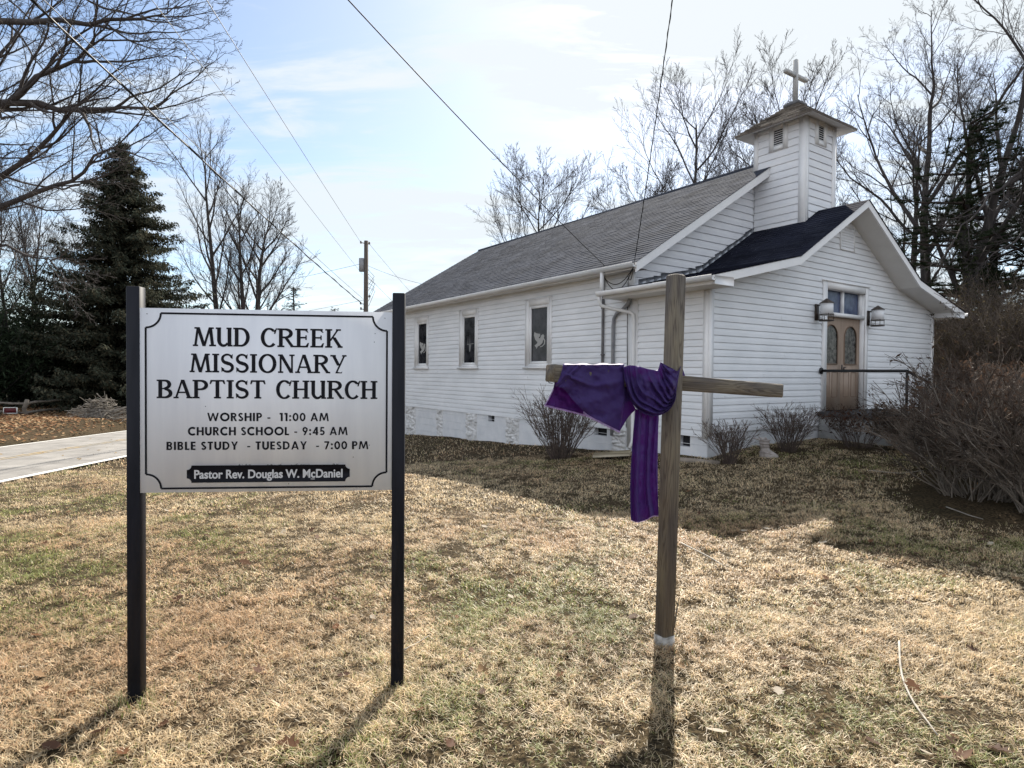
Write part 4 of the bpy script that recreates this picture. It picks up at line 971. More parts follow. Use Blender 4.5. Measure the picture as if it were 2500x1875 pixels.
# tail hanging beside the upright
tail_c = [[(1388, 760), (1345, 1300), (1322, 1800), (1330, 2262)], [(1450, 790), (1420, 1300), (1404, 1800), (1418, 2290)], [(1530, 810), (1515, 1300), (1518, 1800), (1536, 2256)], [(1620, 830), (1600, 1300), (1600, 1800), (1628, 2205)], [(1705, 850), (1690, 1300), (1690, 1800), (1700, 2205)]]
def td(a, b): w_ = a + .05 * sn(b * 3.1) + .02 * sn(b * 7 + a * 5); return .020 * (1 - 2 * abs(sn(w_ * 8.5 + .8)) ** .7) * (.5 + .5 * b) + .007 * sn(w_ * 29 + b) * (1 - .5 * b) + .006 * sn(b * 5 + a * 3)
PTAIL = sheet(tail_c, h + .022, td, 60, 80, .9)
satin = bpy.data.materials.new('purple_satin'); satin.use_nodes = True
nt = satin.node_tree; b_ = nt.nodes['Principled BSDF']; b_.inputs['Base Color'].default_value = (0.040, 0.019, 0.120, 1); b_.inputs['Roughness'].default_value = 0.58; b_.inputs['Specular IOR Level'].default_value = 0.28
b_.inputs['Sheen Weight'].default_value = 0.12; b_.inputs['Sheen Tint'].default_value = (0.5, 0.4, 0.9, 1)
tr = nt.nodes.new('ShaderNodeBsdfTranslucent'); tr.inputs['Color'].default_value = (0.34, 0.055, 0.46, 1); mxs = nt.nodes.new('ShaderNodeMixShader'); mxs.inputs[0].default_value = 0.22
nt.links.new(b_.outputs[0], mxs.inputs[1]); nt.links.new(tr.outputs[0], mxs.inputs[2]); nt.links.new(mxs.outputs[0], nt.nodes['Material Output'].inputs['Surface'])
wv = nt.nodes.new('ShaderNodeTexNoise'); wv.inputs['Scale'].default_value = 420; tcn = nt.nodes.new('ShaderNodeTexCoord'); nt.links.new(tcn.outputs['Object'], wv.inputs['Vector'])
bpn = nt.nodes.new('ShaderNodeBump'); bpn.inputs['Strength'].default_value = 0.15; bpn.inputs['Distance'].default_value = 0.002; nt.links.new(wv.outputs['Fac'], bpn.inputs['Height']); nt.links.new(bpn.outputs[0], b_.inputs['Normal'])
cloth = cl_g.build('purple_cloth', satin, None, smooth=True)
sol = cloth.modifiers.new('thickness', 'SOLIDIFY'); sol.thickness = 0.0018; sol.offset = 0
tag(cloth, 'purple cloth draped over the left arm and wound around the wooden cross', 'cloth')
fr = Geo(); rf = random.Random(5)
def fray(line, L, nper):
    for a, b in zip(line, line[1:]):
        for k in range(nper):
            p = a + (b - a) * rf.random(); q = p + np.array([rf.uniform(-.5, .5), rf.uniform(-.5, .5), -1]) * L * rf.uniform(.3, 1)
            fr.tube([p, (p + q) / 2 + np.array([rf.uniform(-.3, .3) * L, 0, 0]), q], 0.0006, 3)
fray(PB[:, -1], 0.011, 15); fray(PB[0, 24:], 0.007, 13); fray(PF[38:, -1], 0.014, 15); fray(PTAIL[:, -1], 0.006, 6)
fr.build('fringe', leafy('fringe_thread', attr=False, col=(0.62, 0.45, 0.78), trans=.4), cloth)
g = Geo(); g.tube([bp_(205, 385, .03), bp_(225, 412, .03), bp_(265, 418, .02), bp_(298, 405, .03), bp_(305, 440, .03)], 0.0022, 5); g.build('tie_string', MAT['cable'], cloth)
# ---------------------------------------------------------------- ground, road
def graded(lo, hi, fine0, fine1, step, grow=1.18):
    a = list(np.arange(fine0, fine1 + 1e-6, step)); s = step; x = fine1
    while x < hi: s *= grow; x += s; a.append(x)
    s = step; x = fine0; L = []
    while x > lo: s *= grow; x -= s; L.append(x)
    return np.array(L[::-1] + a)
gx = graded(-900, 900, -20, 14, 0.25); gy = graded(-200, 1500, 0, 32, 0.25)
X, Y = np.meshgrid(gx, gy, indexing='ij')
Z = gz(X, Y)
rsn = np.random.RandomState(3)
Z = Z + 0.012 * np.sin(X * 3.1 + Y * 1.7) * np.sin(Y * 2.3 - X) + rsn.normal(0, 0.006, Z.shape)
def road_off(x, y): return x - road_x(y)
ro = road_off(X, Y); on = (ro < 0.35) & (ro > -ROAD_W - 0.35)
Z = np.where(on, road_z(Y) - 0.03 - 0 * ro, Z)
g = Geo(); g.grid(np.stack([X, Y, Z], -1))
gm = bpy.data.materials.new('lawn_soil'); gm.use_nodes = True
nt = gm.node_tree; N, Lk = nt.nodes, nt.links; b = N['Principled BSDF']; b.inputs['Roughness'].default_value = 1.0; b.inputs['Specular IOR Level'].default_value = 0.1
t = N.new('ShaderNodeTexCoord')
def gnoise(s, d=6, r=.6):
    n = N.new('ShaderNodeTexNoise'); n.inputs['Scale'].default_value = s; n.inputs['Detail'].default_value = d; n.inputs['Roughness'].default_value = r; Lk.new(t.outputs['Object'], n.inputs['Vector']); return n
def gramp(n, *st):
    r = N.new('ShaderNodeValToRGB'); e = r.color_ramp.elements
    e[0].position, e[0].color = st[0][0], (*st[0][1], 1); e[1].position, e[1].color = st[-1][0], (*st[-1][1], 1)
    for p, c in st[1:-1]: x = e.new(p); x.color = (*c, 1)
    Lk.new(n.outputs['Fac'], r.inputs[0]); return r
n1 = gnoise(0.9); r1 = gramp(n1, (.30, (.055, .045, .025)), (.52, (.085, .063, .036)), (.72, (.105, .075, .045)))
n2 = gnoise(38, 4); r2 = gramp(n2, (.38, (.18, .17, .16)), (.68, (1.3, 1.25, 1.2)))
mu = N.new('ShaderNodeMix'); mu.data_type = 'RGBA'; mu.blend_type = 'MULTIPLY'; mu.inputs['Factor'].default_value = 1
Lk.new(r1.outputs[0], mu.inputs['A']); Lk.new(r2.outputs[0], mu.inputs['B']); Lk.new(mu.outputs['Result'], b.inputs['Base Color'])
bp = N.new('ShaderNodeBump'); bp.inputs['Strength'].default_value = 0.8; bp.inputs['Distance'].default_value = 0.03; Lk.new(n2.outputs['Fac'], bp.inputs['Height']); Lk.new(bp.outputs[0], b.inputs['Normal'])
ground = g.build('ground', gm, None, smooth=True); tag(ground, kind='structure')

ys = graded(-120, 260, 0, 60, 0.5); 
def strip_road(name, off0, off1, lift, m, n=8):
    P = np.zeros((len(ys), n, 3))
    for j in range(n):
        o = off0 + (off1 - off0) * j / (n - 1)
        P[:, j, 0] = road_x(ys) + o; P[:, j, 1] = ys; P[:, j, 2] = road_z(ys) + lift + 0.03 * math.sin(math.pi * min(max(-o / ROAD_W, 0), 1))
    g = Geo(); g.grid(P); o = g.build(name, m, None, smooth=True); tag(o, kind='structure'); return o
strip_road('road', 0.06, -ROAD_W, 0.012, mat('worn_asphalt', (0.17, 0.16, 0.15), (0.27, 0.255, 0.238), scale=1.6, rough=0.9, bump=0.3, bscale=60, detail=8))
strip_road('road_edge_marking', 0.03, -0.10, 0.017, MAT['white_paint'], 3)
for o in (-2.28, -2.47): strip_road('road_centre_marking', o, o - 0.07, 0.0185, MAT['yellow_paint'], 2)
strip_road('road_far_edge_marking', -ROAD_W + 0.16, -ROAD_W + 0.06, 0.017, MAT['white_paint'], 3)

# ---------------------------------------------------------------- grass: dry winter blades, shorter and sparser with distance
rg_ = np.random.RandomState(11)
def vnoise(x, y, s, seed):
    """smooth value noise for patches of different grass"""
    r = np.random.RandomState(seed); tab = r.rand(64, 64); x = x / s; y = y / s
    xi, yi = np.floor(x).astype(int), np.floor(y).astype(int); fx, fy = x - xi, y - yi
    fx, fy = fx * fx * (3 - 2 * fx), fy * fy * (3 - 2 * fy); T_ = lambda a, b_: tab[a % 64, b_ % 64]
    return (T_(xi, yi) * (1 - fx) + T_(xi + 1, yi) * fx) * (1 - fy) + (T_(xi, yi + 1) * (1 - fx) + T_(xi + 1, yi + 1) * fx) * fy
def inside_church(x, y):
    p = np.stack([x, y], -1) - ORG[:2]; u = p @ DR[:2]; v = p @ DL[:2]
    return ((u > -0.02) & (u < WF) & (v > -0.02) & (v < 15)) | ((u > 3.5) & (u < 6.1) & (v > -2.8) & (v <= 0))
def blades(n, y0, y1, hmin, hmax, w, xmax=1.25, laid=0.70):
    # uniform over the wedge seen by the camera plus a margin
    Yv = np.sqrt(rg_.uniform(y0 ** 2, y1 ** 2, n)); Xv = Yv * rg_.uniform(-.92, .92, n); k_ = rg_.rand(n) < .12; Xv = np.where(k_, Yv * rg_.uniform(.9, xmax, n) * rg_.choice([-1, 1], n), Xv)
    q_ = ((Xv - 6.75) * .74 + (Yv - 8.2) * .67) / 3.0, ((Xv - 6.75) * -.67 + (Yv - 8.2) * .74) / 1.15
    keep = ~inside_church(Xv, Yv) & (road_off(Xv, Yv) > 0.12) & ((q_[0] ** 2 + q_[1] ** 2 > rg_.uniform(.75, 1.25, len(Xv))))
    for bx, by, br_ in ((1.0, 12.45, .42), (3.7, 10.45, .28), (5.05, 11.2, .34), (6.55, 11.6, .6)): keep &= (Xv - bx) ** 2 + (Yv - by) ** 2 > br_ ** 2 * rg_.uniform(.6, 1.3, len(Xv))
    Xv, Yv = Xv[keep], Yv[keep]
    cs = np.clip(.012 * Yv, .035, .12); dens = 0.58 * vnoise(Xv, Yv, .045 if y1 < 5 else .07 if y1 < 8 else .11, 1) + .26 * vnoise(Xv + 4, Yv, .17, 9) + .16 * vnoise(Xv + 9, Yv + 4, 1.1, 2)
    keep0 = dens; keep = rg_.rand(len(Xv)) < (np.clip(dens * 3.7 - .98, .12, 1) if y1 < 6 else np.clip(dens * 3.4 - .95, .08, 1) if y1 < 8 else np.clip(dens * 2.6 - .5, .2, 1)); Xv, Yv = Xv[keep], Yv[keep]; n = len(Xv); cl_ = keep0[keep]
    gr = .55 * vnoise(Xv + 3, Yv + 7, .45, 3) + .45 * vnoise(Xv, Yv, 1.9, 4) + rg_.normal(0, .16, n) + np.clip((-2.6 - Xv) * .08, 0, .22) + np.clip((3.3 - Yv) * .07, 0, .1)
    br = .5 * vnoise(Xv + 5, Yv, .6, 6) + .5 * vnoise(Xv + 5, Yv + 2, 2.1, 7) + rg_.normal(0, .17, n)
    C = np.empty((n, 3)); straw = np.array([.66, .49, .29]); pale = np.array([.78, .66, .46]); green = np.array([.24, .27, .085]); rust = np.array([.54, .36, .22])
    mixp = rg_.rand(n)[:, None]; C[:] = straw * (1 - mixp) + pale * mixp
    k = br > .70; C[k] = rust * (1 - mixp[k] * .5) + straw * mixp[k] * .5
    k = gr > .78; C[k] = green * (1 - mixp[k] * .5) + np.array([.33, .33, .11]) * mixp[k] * .5
    C *= (rg_.uniform(.5, 1.3, n) * (.55 + .85 * cl_))[:, None]
    hgt = rg_.uniform(hmin, hmax, n) * (0.45 + .5 * vnoise(Xv, Yv, .5, 8) + .6 * cl_); az = rg_.uniform(0, 2 * math.pi, n) ; flatn = rg_.rand(n) < laid
    lean1 = np.where(flatn, rg_.uniform(.9, 1.4, n), rg_.uniform(.15, .8, n)); lean2 = lean1 + rg_.uniform(.1, .7, n)
    dx, dy = np.cos(az), np.sin(az); sx, sy = -dy, dx
    base = np.stack([Xv, Yv, gz(Xv, Yv) + np.where(flatn, rg_.uniform(0.002, .022, n) + .028 * np.clip(cl_ - .45, 0, .4), -.004)], 1)
    d1 = np.stack([dx * np.sin(lean1), dy * np.sin(lean1), np.cos(lean1)], 1); d2 = np.stack([dx * np.sin(lean2), dy * np.sin(lean2), np.cos(lean2)], 1)
    mid = base + d1 * (hgt * .55)[:, None]; tip = mid + d2 * (hgt * .5)[:, None]; tip[:, 2] = np.maximum(tip[:, 2], base[:, 2] - .002)
    sd_ = np.stack([sx, sy, np.zeros(n)], 1) * (w * rg_.uniform(.6, 1.3, n))[:, None]
    V = np.stack([base - sd_, base + sd_, mid + sd_ * .8, mid - sd_ * .8, tip], 1)
    return V, C
def add_blades(g, V, C):
    n = len(V); i = g.add(V.reshape(-1, 3), np.repeat(C, 5, 0)); k = np.arange(n)[:, None] * 5 + i
    g.q.append(np.hstack([k, k + 1, k + 2, k + 3])); g.t.append(np.hstack([k + 3, k + 2, k + 4]))
g = Geo()
for args in [(280000, 1.4, 4.2, .018, .050, .0015), (290000, 4.2, 7.5, .020, .05, .0024), (220000, 7.5, 13, .026, .055, .0040), (70000, 13, 24, .035, .08, .008)]:
    add_blades(g, *blades(*args))
def tufts(g, spots):
    for x, y, n, hh, r_, grn in spots:
        X_ = x + rg_.normal(0, r_, n); Y_ = y + rg_.normal(0, r_, n); az = rg_.uniform(0, 6.28, n); ln_ = rg_.uniform(.1, .9, n)
        b0 = np.stack([X_, Y_, gz(X_, Y_) - .004], 1); H_ = hh * rg_.uniform(.5, 1.1, n)
        d1 = np.stack([np.cos(az) * np.sin(ln_), np.sin(az) * np.sin(ln_), np.cos(ln_)], 1); d2 = d1 + np.stack([np.cos(az) * .5, np.sin(az) * .5, -.3 * np.ones(n)], 1)
        sd_ = np.stack([-np.sin(az), np.cos(az), np.zeros(n)], 1) * .0016; m_ = b0 + d1 * (H_ * .55)[:, None]; t_ = m_ + d2 * (H_ * .45)[:, None]
        C = np.where(rg_.rand(n)[:, None] < grn, np.array([.16, .21, .05]), np.array([.56, .46, .26])) * rg_.uniform(.7, 1.2, n)[:, None]
        add_blades(g, np.stack([b0 - sd_, b0 + sd_, m_ + sd_ * .8, m_ - sd_ * .8, t_], 1), C)
sp = [(-.62, 3.06, 70, .085, .05, .25), (-1.84, 2.90, 60, .08, .05, .4), (-1.80, 2.92, 60, .10, .07, .5), (-1.70, 2.86, 50, .09, .05, .6), (-.60, 3.13, 60, .10, .06, .2), (-.52, 3.09, 40, .11, .05, .1), (.98, 3.56, 25, .05, .06, .2)]
rt = random.Random(31)
for k in range(150):
    yy = rt.uniform(2.1, 6.5); sp.append((yy * rt.uniform(-.85, .85), yy, rt.randint(14, 34), rt.uniform(.04, .075), rt.uniform(.02, .06), rt.choice([.05, .1, .2, .75])))
tufts(g, sp)
grass = g.build('grass', MAT['blade'], None); tag(grass, 'dry straw coloured winter lawn with green tufts', 'grass', kind='stuff')

# ---------------------------------------------------------------- fallen leaves
def leaf_shape(kind):
    if kind == 0: return np.array([(0, -.5), (.16, -.2), (.34, -.22), (.22, 0), (.42, .12), (.2, .22), (.16, .42), (0, .5), (-.16, .42), (-.2, .22), (-.42, .12), (-.22, 0), (-.34, -.22), (-.16, -.2)])
    return np.array([(0, -.5), (.2, -.28), (.26, .05), (.14, .34), (0, .5), (-.14, .34), (-.26, .05), (-.2, -.28)])
def put_leaf(g, x, y, z, s, rnd, col, kind):
    sh = leaf_shape(kind) * s; a = rnd.uniform(0, 6.28); tl = rnd.uniform(-.5, .5); t2 = rnd.uniform(-.5, .5); cu = rnd.uniform(.3, 1.6) / s
    ca, sa = math.cos(a), math.sin(a); pts = []
    for px, py in sh:
        zz = px * tl + py * t2 + cu * px * px * .9 + cu * .3 * py * py
        pts.append((x + px * ca - py * sa, y + px * sa + py * ca, z + zz + .012))
    mid = [(x, y, z + .012)]
    n = len(pts); i = g.add(pts + mid, col); k = np.arange(n)
    g.t.append(np.stack([k, (k + 1) % n, np.full(n, n)], 1) + i)
LEAFC = [(.15, .075, .04), (.20, .11, .06), (.11, .06, .04), (.28, .18, .10), (.13, .07, .042), (.46, .40, .32), (.09, .055, .04)]
rl = random.Random(77)
spots = [(1100, 1345), (1010, 1372), (820, 1540), (550, 1590), (60, 1640), (140, 1770), (600, 1380), (1255, 1345), (1480, 1290), (1980, 1500), (2215, 1480), (2330, 1560), (2380, 1600), (2230, 1690), (2310, 1715), (2130, 1825), (2260, 1850), (2440, 1845), (2350, 1860), (300, 1850), (1020, 1745), (840, 1660), (400, 1780), (1545, 1515), (1235, 1500), (940, 1380), (2480, 1420), (2010, 1330), (430, 1470), (90, 1560), (640, 1650), (1180, 1650), (1420, 1700), (1750, 1800), (1900, 1700), (700, 1830), (1100, 1830), (240, 1800), (180, 1700), (1390, 1600), (760, 1300), (560, 1260), (1350, 1380), (1820, 1390), (2100, 1450)]
lw = []
def on_ground(px, py, lift=0.0):
    d = ray(px, py); t = CAM_H / -d[2]
    for _ in range(12):
        p = CAM_C + d * t; e_ = p[2] - gz(p[0], p[1]) - lift; t += e_ / -d[2]
    return CAM_C + d * t
for px, py in spots: lw.append(tuple(on_ground(px, py)[:2]))
while len(lw) < 200:
    yy = math.sqrt(rl.uniform(2.2 ** 2, 9 ** 2)); lw.append((yy * rl.uniform(-.8, .8), yy))
for k, (x, y) in enumerate(lw):
    if inside_church(np.array(x), np.array(y)) or road_off(x, y) < .1: continue
    g = Geo(); kind = rl.choice([0, 0, 1]); s = rl.uniform(.05, .11) * (1 if k < 45 else .8)
    put_leaf(g, 0, 0, 0.012, s, rl, rl.choice(LEAFC), kind)
    lf = g.build('fallen_leaf', MAT['leaf'], None, loc=(x, y, gz(x, y)))
    tag(lf, 'dry brown leaf lying on the winter lawn', 'leaf', 'fallen leaves scattered over the lawn')
g = Geo(); rl2 = random.Random(9)
for k in range(15000):
    y = rl2.uniform(6, 34); o = rl2.triangular(-15, -ROAD_W - .1, -ROAD_W - 3); x = road_x(y) + o
    put_leaf(g, x, y, gz(x, y) + rl2.uniform(0, .03), rl2.uniform(.07, .16), rl2, rl2.choice([(.24, .12, .065), (.33, .19, .10), (.42, .27, .15), (.18, .09, .05), (.50, .36, .22)]), 1)
for k in range(60):
    y = rl2.uniform(7, 20); x = road_x(y) + rl2.uniform(-ROAD_W, -.1); put_leaf(g, x, y, road_z(y) + .035, rl2.uniform(.06, .1), rl2, (.40, .30, .18), 1)
lt = g.build('leaf_litter', MAT['leaf'], None); tag(lt, 'brown leaf litter covering the bank across the road', 'leaves', kind='stuff')

# ---------------------------------------------------------------- trees
UP = np.array([0, 0, 1.0])
def norm(v): return v / (np.linalg.norm(v) + 1e-12)
def turn(d, ang, az):
    """direction d bent by ang towards azimuth az about itself"""
    a = np.cross(d, UP if abs(d[2]) < .95 else np.array([1.0, 0, 0])); a = norm(a); b = np.cross(d, a)
    return norm(d * math.cos(ang) + (a * math.cos(az) + b * math.sin(az)) * math.sin(ang))
class Sp:
    def __init__(s, **k): s.__dict__.update(k)
FOREST = Sp(n=[15, 8, 6, 5, 0], ang=[.62, .55, .55, .55], lr=[.36, .46, .46, .46], trop=[.02, .10, .07, .05], wob=[.025, .06, .08, .10], lo=[.30, .15, .15, .15], rr=[.32, .42, .5, .6], rmin=.0065, depth=5)
VASE = Sp(n=[11, 9, 6, 5, 0], ang=[.55, .5, .55, .55], lr=[.66, .42, .45, .46], trop=[.02, .06, .05, .04], wob=[.03, .05, .08, .10], lo=[.18, .15, .15, .15], rr=[.40, .42, .5, .6], rmin=.0065, depth=5)
ROUND = Sp(n=[16, 11, 7, 6, 0], ang=[.80, .58, .55, .55], lr=[.47, .48, .46, .46], trop=[.02, .06, .05, .04], wob=[.035, .06, .09, .11], lo=[.34, .15, .15, .15], rr=[.30, .42, .5, .6], rmin=.0085, depth=5)
OAK = Sp(n=[10, 10, 7, 6, 4], ang=[.70, .6, .55, .55, .55], lr=[.62, .46, .42, .42, .45], trop=[.02, .05, .04, .03, .03], wob=[.04, .08, .10, .12, .12], lo=[.22, .12, .12, .12, .15], rr=[.40, .40, .45, .5, .6], rmin=.0045, depth=6)
def branch(gt, gc, rnd, p, d, L, r, lev, S, tl=1):
    n = max(3, int(4 + L / (0.9 if lev < 2 else .45))) if lev < 3 else 4
    n = min(n, 12); pts = [np.array(p, float)]; d = np.array(d, float); k_ = min(lev, len(S.trop) - 1); dirs = [d]
    for i in range(n):
        d = norm(d + UP * S.trop[k_] + np.array([rnd.gauss(0, 1) for _ in range(3)]) * S.wob[k_]); pts.append(pts[-1] + d * L / n); dirs.append(d)
    endr = max(S.rmin * .6, r * (.12 if lev == 0 else .16)); rad = np.linspace(r, endr, n + 1)
    if lev == 0: rad[0] *= 1.25
    (gt if lev < tl else gc).tube(pts, rad, (10, 6, 5, 3, 3, 3, 3)[lev])
    spawn(gt, gc, rnd, pts, dirs, rad, L, lev, S, tl)
def spawn(gt, gc, rnd, pts, dirs, rad, L, lev, S, tl=1):
    if lev + 1 >= S.depth + 0 and lev >= S.depth - 1 + 0: return
    k_ = min(lev, len(S.n) - 1); m = S.n[k_]; n = len(pts) - 1
    if m == 0: return
    az = rnd.uniform(0, 6.28)
    for c in range(m):
        t = S.lo[min(lev, len(S.lo) - 1)] + (1 - S.lo[min(lev, len(S.lo) - 1)]) * (c + rnd.uniform(.2, .9)) / m; t = min(t, .99)
        i = int(t * n); f = t * n - i; q = pts[i] * (1 - f) + pts[min(i + 1, n)] * f
        az += 2.4 + rnd.uniform(-.5, .5); dd = turn(dirs[min(i + 1, n)], S.ang[min(lev, len(S.ang) - 1)] * rnd.uniform(.65, 1.25), az)
        rr = max(S.rmin, min(rad[i] * .8, rad[0] * S.rr[min(lev, len(S.rr) - 1)] * rnd.uniform(.7, 1.0) * (1.05 - .45 * t)))
        ll = L * S.lr[min(lev, len(S.lr) - 1)] * rnd.uniform(.7, 1.2) * (1.12 - .55 * t)
        branch(gt, gc, rnd, q, dd, ll, rr, lev + 1, S, tl)
def bare_tree(name, x, y, H, r, S, seed, label, group, lean=(0, 0), z=None, mt='bark', mc='twig', limbs=(), tf=.8):
    rnd = random.Random(seed); gt, gc = Geo(), Geo()
    branch(gt, gc, rnd, (0, 0, -.4), norm(np.array([lean[0], lean[1], 1.0])), H * tf + .4, r, 0, S)
    for pts, r0, Ll in limbs:
        P = np.array(pts, float) - np.array([x, y, gz(x, y) if z is None else z])
        # smooth the given limb
        m = 14; ts = np.linspace(0, len(P) - 1, m); Q = np.stack([np.interp(ts, np.arange(len(P)), P[:, k]) for k in range(3)], 1)
        for it in range(2): Q[1:-1] = .25 * Q[:-2] + .5 * Q[1:-1] + .25 * Q[2:]
        Q[1:] += np.array([[rnd.gauss(0, .05) for _ in range(3)] for _ in range(m - 1)])
        rad = np.linspace(r0 * .72, r0 * .04, m) ; gc.tube(Q, rad, 7)
        dirs = [norm(Q[min(i + 1, m - 1)] - Q[max(i - 1, 0)]) for i in range(m)]; spawn(gt, gc, rnd, list(Q), dirs, rad, Ll, 1, Sp(**{**S.__dict__, 'n': [10, 15, 7, 5, 3]}))
    o = empty(name, (x, y, gz(x, y) if z is None else z), 0, label, 'tree', group)
    gt.build('trunk', MAT[mt], o, smooth=True); gc.build('crown', MAT[mc], o)
    return o
def copy_tree(o, x, y, s, rz, label, z=None):
    c = o.copy(); COL.objects.link(c); c.location = (x, y, gz(x, y) if z is None else z); c.scale = (s, s, s * 1.0); c.rotation_euler = (0, 0, rz); c['label'] = label
    for ch in o.children:
        d = ch.copy(); COL.objects.link(d); d.parent = c
    return c
def at_x(px, Y): return float(at(px, 900, Y)[0])
GB = 'bare trees beyond the church roof'
bare_tree('bare_tree', at_x(1312, 42), 42, 19.0, .22, ROUND, 21, 'small bare tree rising alone behind the long roof ridge', GB)
bare_tree('bare_tree', at_x(1684, 40), 40, 23.5, .30, ROUND, 8, 'tall slim bare tree behind the roof, forked low into two stems', GB, tf=.82)
bare_tree('bare_tree', at_x(1782, 44), 44, 22.0, .20, ROUND, 31, 'slim bare tree just left of the belfry roof', GB, tf=.85)
bare_tree('bare_tree', at_x(1560, 38), 38, 15.5, .17, ROUND, 14, 'low spreading bare tree between the black cable and the roof', GB)
bare_tree('bare_tree', at_x(1980, 36), 36, 23.5, .30, ROUND, 44, 'broad bare tree right behind the belfry cross', GB, tf=.7)
GL = 'bare trees across the road behind the sign'
bare_tree('bare_tree', at_x(548, 45), 45, 21.5, .27, FOREST, 5, 'tallest straight bare tree above the sign, left of three', GL, z=-1.2, tf=.88)
bare_tree('bare_tree', at_x(597, 44), 44, 17.5, .26, FOREST, 16, 'slender bare tree above the sign, middle of three', GL, z=-1.2, tf=.85)
bare_tree('bare_tree', at_x(630, 44), 44, 21.5, .34, ROUND, 27, 'wide vase shaped bare tree above the sign, right of three', GL, z=-1.2, tf=.62)
GR = 'big bare trees right of the belfry'
bare_tree('bare_tree', at_x(2215, 30), 30, 21, .27, OAK, 3, 'bare tree with crooked limbs between belfry and porch ridge', GR, tf=.62, lean=(-.05, 0))
bare_tree('bare_tree', at_x(2268, 27), 27, 23, .30, OAK, 12, 'tall bare tree whose forked trunk rises behind the porch roof', GR, lean=(.10, 0), tf=.68)
bare_tree('bare_tree', at_x(2312, 25), 25, 22, .28, OAK, 19, 'thick bare tree leaning right, beside the porch gable', GR, lean=(.14, .02), tf=.68)
bare_tree('bare_tree', at_x(2430, 31), 31, 20, .25, OAK, 63, 'bare tree at the right edge behind the pines', GR, tf=.66, lean=(.08, 0))
# large oak standing left of the frame, limbs reaching over the road
ox, oy = -18.5, 17.5
def lp(*q): return [tuple(at(px, py, Y_)) for px, py, Y_ in q]
limbs = [(lp((-330, 330, 17.5), (-120, 250, 16.5), (60, 245, 15.5), (250, 275, 15), (420, 240, 14.5)), .22, 8.0),
         (lp((-330, 420, 17.5), (-60, 290, 16), (130, 175, 15), (300, 70, 14)), .20, 8.0),
         (lp((-330, 560, 17.5), (-80, 470, 17), (90, 390, 16), (170, 260, 15.5), (330, 150, 15)), .16, 7.0),
         (lp((-330, 600, 17.5), (-60, 520, 16.5), (120, 460, 15.5), (230, 400, 15), (345, 300, 14.5)), .15, 6.5),
         (lp((-330, 100, 17.5), (-100, 60, 16), (120, 55, 15), (330, 55, 14.5), (440, 20, 14)), .17, 7.0),
         (lp((-330, 650, 17.5), (-80, 580, 17), (80, 620, 16), (200, 690, 15.5)), .10, 4.5),
         (lp((-330, -60, 17.5), (-60, -40, 16), (150, -30, 15), (330, -70, 14.5)), .16, 7.0)]
bare_tree('oak_tree', ox, oy, 19, .50, OAK, 51, 'huge bare oak whose limbs reach in over the road from the left', None, mt='bark_dark', mc='twig', limbs=limbs, tf=.6)
# long limb crossing low at the right edge
limbs = [(lp((2640, 600, 23), (2480, 700, 22), (2330, 860, 21.5), (2260, 880, 21)), .10, 3.5), (lp((2660, 380, 23), (2480, 420, 22), (2380, 520, 21), (2290, 640, 20.5)), .12, 5.0), (lp((2660, 560, 23), (2530, 560, 22), (2450, 600, 21), (2380, 660, 20.5)), .09, 4.0)]
bare_tree('bare_tree', at_x(2680, 23), 23, 16, .3, OAK, 71, 'bare tree standing just right of the frame, limbs slanting in', None, mt='bark_dark', limbs=limbs, tf=.6)

